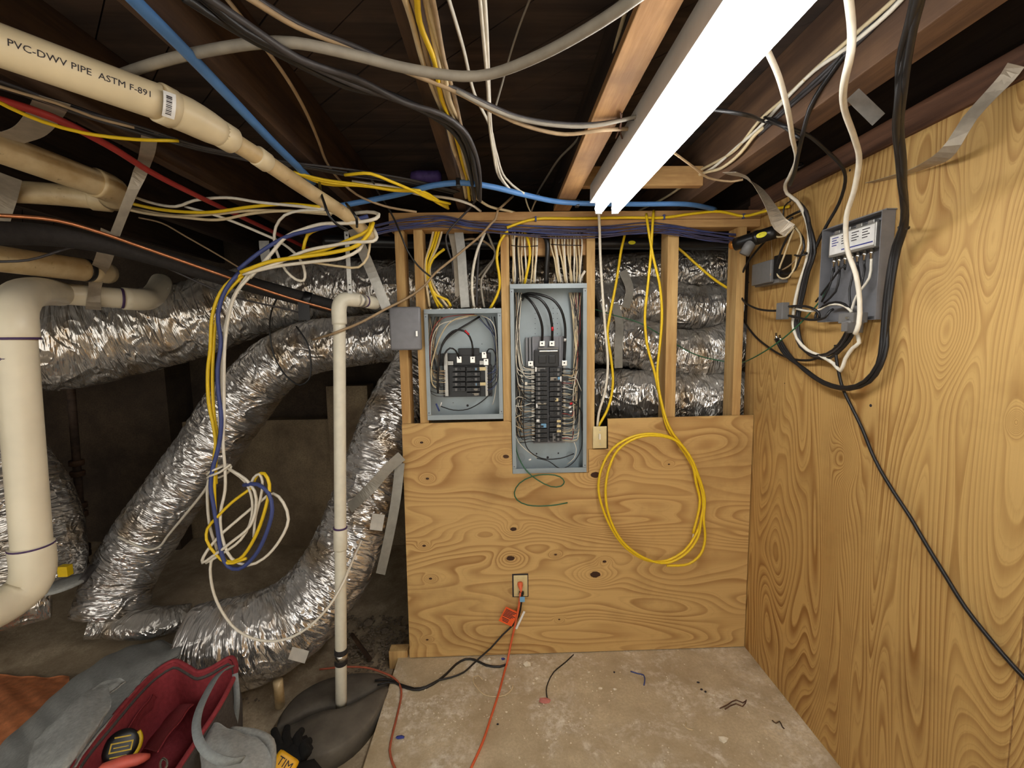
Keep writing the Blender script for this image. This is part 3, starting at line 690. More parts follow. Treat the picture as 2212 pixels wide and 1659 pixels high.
for pts, r in (([(1128, 648, 2.15), (1134, 640, 2.12), (1150, 655, 2.10), (1163, 678, 2.10), (1171, 705, 2.115), (1171, 740, 2.14)], .0062), ([(1127, 642, 2.15), (1140, 638, 2.11), (1165, 645, 2.10), (1184, 668, 2.10), (1192, 700, 2.115), (1193, 738, 2.14)], .0062), ([(1127, 638, 2.15), (1140, 634, 2.12), (1168, 637, 2.10), (1195, 648, 2.10), (1212, 670, 2.10), (1220, 700, 2.115), (1221, 735, 2.13), (1219, 780, 2.14)], .0062)):
    pw(big, pts, r, 'black', name='feeder_cable')
pw(big, [(1193, 706, 2.114), (1193.5, 714, 2.118)], .0068, 'redtape', name='red_tape'); pw(big, [(1221, 731, 2.128), (1220.5, 737, 2.131)], .0068, 'paper', name='white_tape')
plate(big, 1149, 1154, 790, 952, 2.14, 2.165, 'galv', 'neutral_bar'); plate(big, 1217, 1222, 790, 940, 2.14, 2.165, 'galv', 'neutral_bar')
rowsL = [(794 + i * 10.15) for i in range(16)]
for i, y in enumerate(rowsL): breaker(big, 1157, 1183, y, y + 9.8, 2.12, -1)
for i, y in enumerate([794, 804, 814.2, 825.5, 836, 847, 857.5, 868, 878, 888.5, 902, 912.5, 923.5, 934, 944.5]): breaker(big, 1187.5, 1213, y, y + 9.8, 2.12, 1)
for (a, b, c, d, mt) in [(1156, 1159.5, 793, 803, 'paper'), (1160, 1178, 794, 798, 'boxgrey'), (1189, 1203, 814.5, 822, 'greycable'), (1205, 1209.5, 814, 820, 'bluetape'), (1210, 1213, 813, 824, 'paper'), (1158, 1161.5, 872, 881, 'paper'), (1160, 1180, 870, 874, 'greycable'), (1199, 1206, 860, 867, 'ivory'), (1159, 1165, 906, 911.5, 'paper'), (1203, 1211.5, 907.5, 912.5, 'ivory'), (1203, 1211.5, 918, 923, 'ivory'), (1203, 1212, 929, 934, 'ivory'), (1169, 1180, 915, 924, 'bluetape'), (1194, 1200, 936, 956, 'boxgrey'), (1134, 1139, 825, 832, 'white')]:
    plate(big, a, b, c, d, 2.117, 2.1195, mt, 'sticker', 0)
g = np.random.default_rng(5)
colsL = ['blackcable', 'white', 'blackcable', 'greycable', 'blackcable', 'white', 'tan', 'blackcable']
for i, y in enumerate(rowsL):                     # branch wires out of each row into the gutters
    for s in range(3):
        yy = y + 2 + s * 3 + g.uniform(-1, 1); gx = 1114 + g.uniform(0, 12); top = g.choice([0, 1])
        if i < 9: pts = [(1156, yy, 2.135), (1143, yy + g.uniform(-3, 3), 2.13), (gx + 6, yy - 5 + g.uniform(-2, 5), 2.125), (gx, yy - 30, 2.13), (1113 + g.uniform(0, 9), 690 + g.uniform(0, 40), 2.14), (1112 + g.uniform(0, 16), 632, 2.15)]
        else: pts = [(1156, yy, 2.135), (1143, yy + g.uniform(-3, 3), 2.13), (gx + 5, yy + g.uniform(-4, 5), 2.122), (gx, yy - 14, 2.12), (gx + 3, yy - 26, 2.13), (1116 + g.uniform(0, 6), 790, 2.14)]
        pw(big, pts, .0021, colsL[int(g.integers(0, 8))])
    for s in range(3):
        yy = y + 2 + s * 3 + g.uniform(-1, 1); gx = 1238 + g.uniform(0, 15)
        pts = [(1214, yy, 2.135), (1226, yy + g.uniform(-2, 3), 2.13), (gx - 4, yy - 3 + g.uniform(-3, 8), 2.122), (gx, yy - 30, 2.13), (1240 + g.uniform(0, 14), 720 + g.uniform(0, 40), 2.14), (1228 + g.uniform(0, 30), 632, 2.15)]
        pw(big, pts, .0021, ['blackcable', 'white', 'greycable', 'blackcable', 'pinkred' if i % 3 == 0 else 'cream', 'cream', 'blackcable', 'tan'][int(g.integers(0, 8))])
for pts, r, mt in [([(1137, 862, 2.13), (1120, 857, 2.11), (1112, 864, 2.11), (1112, 876, 2.11), (1124, 878, 2.11), (1148, 871, 2.13)], .002, 'white'), ([(1128, 896, 2.12), (1114, 902, 2.11), (1112, 918, 2.11), (1130, 928, 2.11)], .002, 'cream'), ([(1114, 940, 2.12), (1120, 955, 2.11), (1140, 975, 2.11), (1156, 985, 2.12), (1160, 990, 2.13)], .002, 'white'), ([(1132, 800, 2.13), (1132, 870, 2.105), (1131, 930, 2.105), (1140, 970, 2.11), (1170, 990, 2.12), (1210, 990, 2.13), (1240, 980, 2.14)], .0026, 'blackcable'),
                   ([(1160, 990, 2.12), (1185, 996, 2.11), (1210, 1012, 2.10), (1235, 1002, 2.11), (1255, 970, 2.12), (1256, 900, 2.13)], .0026, 'blackcable'), ([(1215, 860, 2.13), (1235, 866, 2.11), (1254, 885, 2.11), (1258, 930, 2.12)], .003, 'blackcable'), ([(1240, 955, 2.12), (1245, 970, 2.11), (1240, 990, 2.12), (1225, 1003, 2.13)], .002, 'white'), ([(1248, 800, 2.13), (1240, 830, 2.11), (1238, 860, 2.11), (1240, 900, 2.12), (1239, 950, 2.13)], .002, 'white'), ([(1230, 818, 2.13), (1243, 815, 2.11), (1250, 830, 2.11), (1256, 845, 2.12)], .002, 'white')]:
    pw(big, pts, r, mt)
for px, py, mt in [(1231, 873, 'redtape'), (1228, 881, 'paper'), (1230, 890.5, 'paper'), (1146, 1016, 'orange'), (1137, 1019, 'orange'), (1142, 994, 'paper')]:
    p = PY(px, py, 2.105); mk('wire_nut', along(lathe([(.003, 0), (.0055, .004), (.004, .014)], 10), p, p + np.array([.9, 0, .35])), MAT[mt], big, True)
plate(big, 1213, 1228, 814, 823, 2.118, 2.15, 'black', 'arc_module')

SX0, SX1 = PY(920, 790, 2.09)[0], PY(1085, 790, 2.09)[0]; SZ0, SZ1 = PY(1000, 906, 2.09)[2], PY(1000, 667, 2.09)[2]
sm = empty('breaker_panel', ((SX0 + SX1) / 2, YF, SZ0), 'smaller open grey breaker panel beside the tall one', 'breaker panel')
panel_shell(sm, SX0, SX1, SZ0, SZ1, YF, YB)
plate(sm, 948, 1060, 762, 790, 2.16, 2.178, 'black', 'bus_cover', .002); plate(sm, 990, 1035, 752, 768, 2.158, 2.178, 'black', 'bus_cover_top', .002); plate(sm, 958, 1062, 788, 858, 2.158, 2.178, 'black', 'bus_base', .002)
for px, py in ((992, 776), (1021, 776), (1046, 766), (1050, 781)):
    l = plate(sm, px - 5, px + 5, py - 6, py + 8, 2.135, 2.158, 'steel', 'lug'); p = PY(px, py - 2, 2.135); mk('set_screw', along(lathe([(.0035, 0), (.0035, .001)], 10), p, p - np.array([0, 1, 0])), MAT['ink'], l)
plate(sm, 961, 966, 762, 856, 2.13, 2.158, 'galv', 'neutral_bar'); plate(sm, 1049, 1053, 790, 856, 2.13, 2.158, 'galv', 'neutral_bar'); plate(sm, 966, 979, 780, 789, 2.14, 2.15, 'galv', 'bracket'); plate(sm, 1036, 1048, 779, 788, 2.14, 2.15, 'galv', 'bracket')
for i, y in enumerate([792.5, 803.5, 814.5, 825.5, 837]): breaker(sm, 977, 1005, y, y + 9.6, 2.12, -1)
for i, y in enumerate([792.5, 803.5, 814.5, 825.5, 837, 847.5]): breaker(sm, 1008, 1037, y, y + 9.6, 2.12, 1)
for a, b, c, d, mt in [(1036, 1049.5, 793, 800.5, 'ivory'), (1037, 1049.5, 826, 833, 'ivory'), (1027, 1029, 795, 800, 'bluetape'), (1028, 1029.5, 828, 833, 'bluetape'), (1020, 1032, 839.5, 843, 'greycable'), (1020, 1034, 849, 854, 'greycable')]: plate(sm, a, b, c, d, 2.117, 2.1195, mt, 'sticker', 0)
for px, py in ((955, 745), (1041, 743), (979, 870), (1039, 869)): knockout(sm, px, py, .002, YB - .001)
knockout(sm, 1010, 876, .006, YB - .001)
for pts, r, mt in [([(1036, 684, 2.15), (1010, 700, 2.12), (985, 715, 2.11), (962, 735, 2.10), (950, 760, 2.10), (947, 800, 2.11), (945, 840, 2.12)], .0045, 'blackcable'), ([(946, 850, 2.12), (947, 790, 2.105), (955, 745, 2.10), (970, 722, 2.10), (985, 713, 2.10), (1002, 715, 2.10), (1015, 728, 2.11), (1021, 750, 2.13), (1021, 772, 2.14)], .0045, 'blackcable'), ([(957, 790, 2.11), (960, 765, 2.10), (972, 752, 2.10), (984, 757, 2.12), (992, 775, 2.14)], .004, 'blackcable'), ([(1050, 765, 2.14), (1056, 754, 2.12), (1066, 756, 2.11), (1072, 775, 2.12), (1072, 820, 2.13)], .003, 'blackcable'),
                   ([(1030, 681, 2.13), (1000, 684, 2.11), (970, 698, 2.10), (952, 725, 2.10), (938, 765, 2.10), (931, 800, 2.10), (934, 830, 2.11), (942, 838, 2.12)], .003, 'cream'), ([(1040, 682, 2.13), (1058, 690, 2.11), (1068, 705, 2.10), (1072, 740, 2.11), (1074, 800, 2.12), (1068, 860, 2.13), (1064, 874, 2.14)], .0022, 'white'), ([(1025, 679, 2.12), (990, 681, 2.11), (955, 688, 2.11), (938, 705, 2.11), (930, 735, 2.12), (929, 790, 2.12)], .002, 'pinkred'), ([(1012, 684, 2.12), (980, 692, 2.11), (950, 702, 2.11), (936, 725, 2.11), (931, 770, 2.12), (933, 820, 2.12)], .002, 'white'), ([(950, 877, 2.12), (980, 886, 2.11), (1010, 884, 2.11), (1040, 868, 2.12), (1060, 850, 2.13)], .0026, 'blackcable'), ([(1004, 714, 2.10), (1013, 723, 2.106)], .0052, 'redtape')]:
    pw(sm, pts, r, mt)
for k in range(22):
    y = 800 + k * 2.6; gx = 926 + g.uniform(0, 20)
    pw(sm, [(962, y, 2.13), (952, y + g.uniform(-2, 2), 2.12), (gx + 4, y - 4, 2.12), (gx, y - 30, 2.13), (925 + g.uniform(0, 16), 740, 2.14), (928 + g.uniform(0, 30), 684, 2.15)], .0016, ['blackcable', 'tan', 'darkcable', 'cream', 'blackcable', 'greycable'][int(g.integers(0, 6))])
for k in range(9):
    y = 795 + k * 6; gx = 1064 + g.uniform(0, 10)
    pw(sm, [(1053, y, 2.13), (1060, y + g.uniform(-3, 3), 2.12), (gx, y - 12, 2.12), (gx + 2, 740, 2.14), (1050 + g.uniform(-20, 20), 684, 2.15)], .0015, ['darkcable', 'blackcable', 'bluecable'][k % 3])
p = PY(955, 868, 2.10); pw(sm, [(951, 878, 2.10), (954, 869, 2.10)], .003, 'paper'); pw(sm, [(942, 872, 2.10), (949, 888, 2.10)], .004, 'bluecable')
# clamps on the panel tops
for e, pxs, z in ((sm, (928, 947, 956, 968, 974, 1022, 1028, 1036, 1066), SZ1), (big, (1110, 1125, 1136, 1150, 1158, 1180, 1206, 1212, 1222, 1232, 1242, 1252), BZ1)):
    for px in pxs:
        x = PY(px, 640, 2.13)[0]; mk('cable_clamp', along(lathe([(.012, 0), (.012, .006), (.008, .007), (.008, .016)], 12), (x, 2.135, z), (x, 2.135, z + 1)), MAT['steel'], e, True)

# ------------------------------------------------------------------ boxes and wall plates
def rbox(px0, px1, py0, py1, y0, y1, bev): 
    a, b = PY(px0, py1, y0), PY(px1, py0, y0); return box(a[0], b[0], y0, y1, a[2], b[2], bev)
e = empty('timer_box', PY(876, 757, 2.06), 'closed grey timer box screwed to the end studs', 'electrical box')
mk('body', rbox(845, 905, 664, 754, 2.05, 2.098, .004), MAT['boxgrey2'], e); mk('cover', rbox(843, 907, 662, 757, 2.022, 2.05, .009), MAT['boxgrey2'], e, True)
mk('latch', rbox(898, 902, 714, 727, 2.012, 2.023, .002), MAT['steel'], e)
e = empty('light_switch', PY(1296, 970, 2.09), 'ivory toggle light switch plate in a plywood notch', 'light switch')
mk('plate', rbox(1281, 1311, 921, 969, 2.080, 2.086, .003), MAT['ivory'], e, True); mk('toggle', rbox(1294, 1298, 938, 950, 2.066, 2.081, .0015), MAT['white'], e); mk('box', rbox(1284, 1309, 925, 966, 2.087, 2.13, 0), MAT['boxgrey'], e)
for py in (930, 960):
    p = PY(1296, py, 2.08); mk('screw', along(lathe([(.003, 0), (.002, .0012)], 10), p, p - np.array([0, 1, 0])), MAT['steel'], e)
e = empty('wall_outlet', PY(1124, 1290, 2.085), 'ivory duplex outlet plate low on the plywood', 'outlet')
mk('recess', rbox(1107, 1141, 1239, 1290, 2.0865, 2.0878, 0), MAT['ink'], e); mk('plate', rbox(1110, 1139.5, 1243, 1289, 2.080, 2.0862, .003), MAT['ivory'], e, True)
for py in (1257, 1276): mk('socket', rbox(1118, 1132, py - 8, py + 8, 2.0785, 2.081, .003), MAT['ivory'], e)
# ------------------------------------------------------------------ cables
def path(pts, mode='y', v=None):
    out = []
    for p in pts:
        if len(p) == 4: out.append(on(p[0], p[1], p[2], p[3]))
        elif len(p) == 3: out.append(on(p[0], p[1], mode, p[2]))
        else: out.append(on(p[0], p[1], mode, v))
        if out[-1][1] < 2.09 and out[-1][2] > 2.182 and (p[2] if len(p) == 4 else mode) == 'y': out[-1] = on(p[0], p[1], 'z', 2.182)   # room side cables stay under the joists
    return np.array(out)
def cable(label, pts, r, mat, mode='y', v=None, group=None, name='cable', cat='cable', oval=1.0, segs=8, res=.025, up=(0, 0, 1)):
    return thing(name, tube(path(pts, mode, v), r * 1.28, segs, res, oval, up=up), MAT[mat], label, cat, group, smooth=True)
def bundle(label, group, pts, mode, v, n, spread, r, mats, name='cable', jitter=.3, oval=1.0, seed=0, side=None):
    """n cables lying side by side along one path"""
    g = np.random.default_rng(seed); P = path(pts, mode, v); T, N, B = frames(P)
    for i in range(n):
        o = (i - (n - 1) / 2) * spread; Q = P.copy()
        for j in range(len(P)):
            d = B[j] if side is None else np.array(side, float)
            Q[j] = Q[j] + d * (o + g.normal(0, spread * jitter)) + N[j] * g.normal(0, spread * .45)
        mt = mats[i % len(mats)]
        thing(name, tube(Q, r * 1.18, 8, .03, oval), MAT[mt], label[mt] if isinstance(label, dict) else label[i % len(label)] if isinstance(label, (list, tuple)) else label, 'cable', group, smooth=True)
E_ = 'y'
# -- overhead
cable('thick grey cable swooping across under the joists', [(190, 192, 2.195), (262, 161, 2.19), (390, 122, 2.185), (560, 93, 2.175), (640, 93, 2.17), (760, 118, 2.17), (880, 148, 2.16), (1000, 165, 2.155), (1060, 160, 2.155), (1170, 118, 2.15), (1300, 45, 2.15), (1400, -25, 2.15)], .0082, 'greycable', 'z')
bundle({'blackcable': 'black cable of the bundle sagging from the top edge to the middle joist', 'darkcable': 'dark grey cable of the bundle sagging from the top edge to the middle joist'}, 'sagging black bundle', [(405, -25, 2.14), (520, 58, 2.15), (640, 125, 2.16), (760, 180, 2.165), (870, 222, 2.17), (945, 248, 2.175), (985, 276, 2.175), (1010, 312, 2.175), (1024, 372, 2.17), (1030, 430, 2.16)], 'z', None, 4, .0095, .0058, ['blackcable', 'darkcable'], seed=3)
cable('thin tan cable sagging from the top edge to the furring strip', [(525, -12, 2.17), (640, 57, 2.18), (760, 104, 2.185), (870, 152, 2.185), (980, 196, 2.18), (1060, 238, 2.175), (1130, 270, 2.17), (1220, 290, 2.165), (1300, 281, 2.17), (1365, 278, 2.18)], .0042, 'tan', 'z')
cable('dark cable sagging alongside the thin tan one', [(545, -8, 2.18), (650, 55, 2.185), (770, 102, 2.188), (900, 162, 2.188), (980, 190, 2.185), (1060, 228, 2.18), (1120, 252, 2.176), (1200, 266, 2.172), (1280, 268, 2.172), (1372, 255, 2.18)], .0042, 'darkcable', 'z')
cable('grey cable sagging beside the dark one to the furring strip', [(985, 196, 2.18), (1060, 234, 2.174), (1120, 257, 2.17), (1200, 271, 2.166), (1280, 272, 2.166), (1376, 252, 2.176)], .004, 'greycable', 'z')
thing('water_pipe', tube(path([(262, -28), (300, 10), (400, 110), (500, 214), (590, 308), (636, 353), (676, 394)], 'z', 2.175), .0115, 12), MAT['blue'], 'blue plastic water pipe running along the joist', 'pipe', smooth=True)
thing('water_pipe', tube(path([(690, 452, 2.12), (760, 440, 2.14), (860, 420, 2.16), (940, 400, 2.17), (1000, 395, 2.17), (1060, 403, 2.17), (1130, 420, 2.17), (1200, 435, 2.17), (1250, 439, 2.17), (1380, 441, 2.17), (1480, 441, 2.17), (1545, 452, 2.19)], 'z'), .0105, 12), MAT['blue'], 'blue plastic water pipe arching above the top plate', 'pipe', smooth=True)
for a, b, y in ((990, 396, 2.0), (1247, 440, 1.96)):
    p = PZ(a, b, 2.17); thing('pipe_clip', box(p[0] - .008, p[0] + .008, p[1] - .015, p[1] + .015, p[2] - .014, p[2] + .016, .004), MAT['black'], 'black clip on the blue pipe by the middle joist' if a < 1100 else 'black clip on the blue pipe below the furring strip', 'pipe clip')
thing('water_pipe', tube(path([(-60, 200), (20, 222), (110, 252), (230, 312), (330, 374), (430, 425), (560, 487), (700, 553)], 'z', 2.165), .0095, 12), MAT['red'], 'red plastic water pipe slanting below the drain pipe', 'pipe', smooth=True)
cable('yellow cable drooping below the red pipe', [(-50, 195, 2.15), (20, 232, 2.145), (90, 262, 2.14), (180, 287, 2.14), (290, 301, 2.15), (385, 304, 2.18)], .0036, 'yellow', 'z')
bundle({'blackcable': 'black cable of the flat bundle tucked under the drain pipe', 'darkcable': 'dark grey cable of the flat bundle tucked under the drain pipe'}, 'black bundle under the drain pipe', [(-60, 160), (60, 203), (150, 235), (300, 280), (430, 320), (560, 345), (640, 357), (760, 374), (880, 391), (985, 415)], 'z', 2.184, 7, .0062, .0032, ['darkcable', 'blackcable'], seed=5, side=(.75, -.6, 0))
cable('tan cable under the black bundle by the drain pipe', [(-50, 172), (60, 205), (120, 222), (200, 252), (290, 276)], .0028, 'tan', 'z', 2.17)
bundle('yellow cable of the bundle crossing beneath the black cables', 'yellow bundle above the partition', [(635, 374, 2.165), (700, 394, 2.155), (780, 402, 2.15), (850, 409, 2.15), (905, 415, 2.155), (945, 434, 2.16), (968, 449, 2.18)], 'z', None, 4, .007, .0042, ['yellow'], seed=6, side=(.25, -.9, 0))
cable('yellow cable looping up over the black cables', [(745, 378, 2.165), (800, 375, 2.155), (840, 390, 2.15), (890, 411, 2.145), (930, 430, 2.15), (972, 440, 2.17)], .0042, 'yellow', 'z')
cable('cream cable crossing behind the yellow ones to the plate', [(760, 392, 1.8), (850, 404, 1.87), (910, 421, 1.94), (970, 428, 2.0), (1015, 441, 2.05), (1038, 456, 2.09)], .0045, 'white')
cable('cream cable lying on the plate beside the middle joist', [(1010, 410, 2.0), (1035, 432, 2.03), (1060, 447, 2.06), (1100, 456, 2.09), (1120, 462, 2.12)], .0045, 'cream')
bundle({'cream': 'cream cable clipped along the middle joist', 'tan': 'tan cable clipped along the middle joist', 'yellow': 'yellow cable clipped along the middle joist'}, 'cables clipped to the middle joist', [(900, -35, 2.17), (918, 40, 2.185), (940, 130, 2.19), (960, 205, 2.192), (980, 270, 2.192), (992, 320, 2.192), (1006, 365, 2.185), (1014, 395, 2.18), (1018, 430, 2.17)], 'z', None, 6, .0085, .0048, ['cream', 'tan', 'yellow', 'cream', 'cream', 'tan'], seed=8, side=(1, 0, 0))
cable('white wire hanging free beside the middle joist', [(962, -25, 2.3), (1000, 102, 2.3), (1024, 200, 2.28), (1058, 272, 2.26), (1072, 330, 2.25), (1092, 385, 2.22), (1122, 412, 2.18), (1133, 418, 2.17)], .0035, 'white', 'z')
bundle(['white wire of the hanging pair nearer the middle joist', 'white wire of the hanging pair nearer the lamp'], 'pair of white wires', [(1040, -30, 2.25), (1050, 80, 2.25), (1055, 200, 2.25), (1058, 262, 2.24), (1068, 330, 2.23), (1082, 384, 2.2), (1106, 416, 2.17)], 'z', None, 2, .006, .0036, ['white'], seed=9, side=(1, 0, 0))
cable('thin grey wire curving below the subfloor boards', [(1152, -20, 2.4), (1120, 62, 2.38), (1100, 125, 2.34), (1085, 180, 2.3), (1068, 240, 2.24)], .0022, 'greycable', 'z')
cable('thin tan wire dropping past the drain pipe end', [(470, -25, 2.3), (500, 10, 2.28), (570, 100, 2.25), (620, 170, 2.24), (660, 240, 2.24), (688, 305, 2.24), (705, 350, 2.22), (730, 385, 2.2), (770, 420, 2.16), (830, 445, 2.13), (900, 458, 2.11)], .0036, 'tan', 'z')
cable('white cable stapled to the joist above the furring strip', [(1366, -25, 2.33), (1350, 30, 2.33), (1330, 100, 2.33), (1320, 150, 2.33), (1305, 200, 2.33), (1292, 240, 2.32), (1270, 300, 2.3), (1255, 345, 2.3)], .0042, 'cream', 'z')
for i, (pts, m) in enumerate([([(1398, -20), (1375, 60), (1345, 130), (1310, 215), (1270, 285), (1235, 345), (1205, 420)], 'greycable'), ([(1352, 60), (1330, 120), (1300, 190), (1285, 240), (1262, 300), (1235, 370), (1218, 425)], 'darkcable'), ([(1405, 20), (1370, 110), (1330, 190), (1300, 240), (1265, 295), (1248, 345), (1208, 395)], 'darkcable'), ([(1330, 110), (1300, 190), (1280, 235), (1268, 270), (1240, 310), (1210, 340), (1180, 385), (1160, 420), (1150, 455)], 'greycable')]):
    cable(['dusty grey cable nearest the furring strip', 'dark cable stapled high on the shaded joist side', 'dark cable crossing the shaded joist side', 'dusty grey cable fanning away from the shaded joist'][i], pts, .0038, m, 'z', 2.34)
cable('cream wire forked down to the plate beside the yellow run', [(1135, 428, 2.1), (1140, 445, 2.1), (1148, 462, 2.11)], .0028, 'cream'); 
cable('tan wire hanging over the plate beside the joist', [(1165, 420, 2.12), (1152, 445, 2.12), (1146, 462, 2.12)], .0028, 'tan')
p = PY(912, 380, 2.2)
thing('insulation_scrap', xf(lathe([(.004, 0), (.03, .01), (.036, .05), (.034, .1), (.036, .135), (.02, .15)], 12), Matrix.Translation(PY(886, 382, 2.2)) @ Matrix.Rotation(math.radians(90), 4, 'Y') @ Matrix.Diagonal((.8, 1, 1, 1))), MAT['purple_cloth'], 'purple plastic scrap tucked over the plate by the middle joist', 'scrap', smooth=True)
# bent nails that hold the cables to the furring strip
for k, pts in enumerate(([(1343, 246), (1340, 270), (1330, 298)], [(1340, 243), (1342, 262), (1340, 285), (1344, 299)])):
    thing('bent_nail', tube(path(pts, 'z', ZJ - .03), .0022, 6, .01), MAT['trim'], 'rusty bent nail holding cables to the furring strip', 'nail', 'bent nails on the furring strip', smooth=True)

# -- tangle hung from the thin drain pipe
TY = 1.74
for lab, pts, r, m in [
    ('white cable drawn in a long arc to the tangle', [(255, 410, 1.9), (320, 436, 1.9), (380, 446, 1.88), (420, 433, 1.86), (490, 427, 1.84), (560, 437, 1.8), (650, 446, 1.76), (700, 452, 1.74)], .0045, 'white'),
    ('yellow cable waving along to the thin drain pipe', [(255, 432, 1.92), (330, 450, 1.9), (400, 458, 1.88), (460, 458, 1.86), (540, 447, 1.82), (620, 441, 1.78), (692, 447, 1.74)], .005, 'yellow'),
    ('white cable dipping lowest before the tangle', [(200, 430, 1.95), (300, 458, 1.92), (400, 470, 1.9), (470, 475, 1.88), (540, 462, 1.84), (600, 456, 1.8), (680, 458, 1.76), (720, 460, 1.74)], .0045, 'cream'),
    ('white cable parallel under the waving yellow one', [(280, 450, 1.95), (380, 466, 1.92), (470, 462, 1.88), (540, 455, 1.84), (640, 457, 1.8), (715, 463, 1.75)], .0045, 'cream'),
    ('white cable crossing down to a hanging loop', [(400, 446, 1.9), (480, 470, 1.88), (560, 502, 1.85), (612, 527, 1.83), (648, 560, 1.82), (659, 590, 1.81), (656, 606, 1.81), (640, 604, 1.81), (618, 585, 1.8), (603, 558, 1.8), (593, 525, 1.8), (596, 490, 1.79), (615, 465, 1.78), (650, 455, 1.77), (700, 455, 1.75)], .0042, 'white'),
    ('white cable making the top turn of the tangle', [(540, 600, 1.76), (580, 555, 1.74), (620, 510, 1.73), (653, 496, 1.72), (694, 484, 1.70), (767, 481, 1.66), (812, 472, 1.66), (818, 463, 1.68), (795, 458, 1.72), (765, 461, 1.74)], .0052, 'white'),
    ('blue cable rising into the tangle', [(515, 582, 1.74), (560, 546, 1.74), (620, 511, 1.73), (680, 496, 1.71), (740, 482, 1.69), (795, 467, 1.71)], .006, 'bluecable'),
    ('bright yellow cable sweeping under the tangle', [(520, 588, 1.74), (580, 566, 1.73), (650, 555, 1.72), (720, 545, 1.71), (772, 530, 1.7), (798, 503, 1.7), (806, 480, 1.71)], .0058, 'yellow'),
    ('yellow cable curling behind the tangle', [(655, 540, 1.78), (664, 508, 1.77), (685, 496, 1.76), (712, 489, 1.75)], .005, 'yellow'),
    ('yellow cable crossing the perforated strap', [(640, 552, 1.75), (700, 540, 1.74), (760, 515, 1.72), (796, 497, 1.71), (802, 478, 1.72)], .005, 'yellow'),
    ('white cable turning sharply in the tangle', [(535, 590, 1.75), (600, 568, 1.74), (660, 542, 1.73), (720, 530, 1.72), (765, 523, 1.7), (806, 521, 1.69), (814, 513, 1.7), (806, 493, 1.72)], .005, 'white'),
    ('white cable sagging lowest in the tangle', [(525, 592, 1.75), (600, 575, 1.74), (680, 565, 1.72), (740, 557, 1.71), (776, 540, 1.72), (783, 524, 1.74)], .005, 'white'),
    ('thin cream wire looping under the tangle', [(670, 566, 1.75), (740, 576, 1.73), (775, 577, 1.72), (794, 556, 1.72), (799, 525, 1.74)], .0035, 'cream'),
]: cable(lab, pts, r, m)
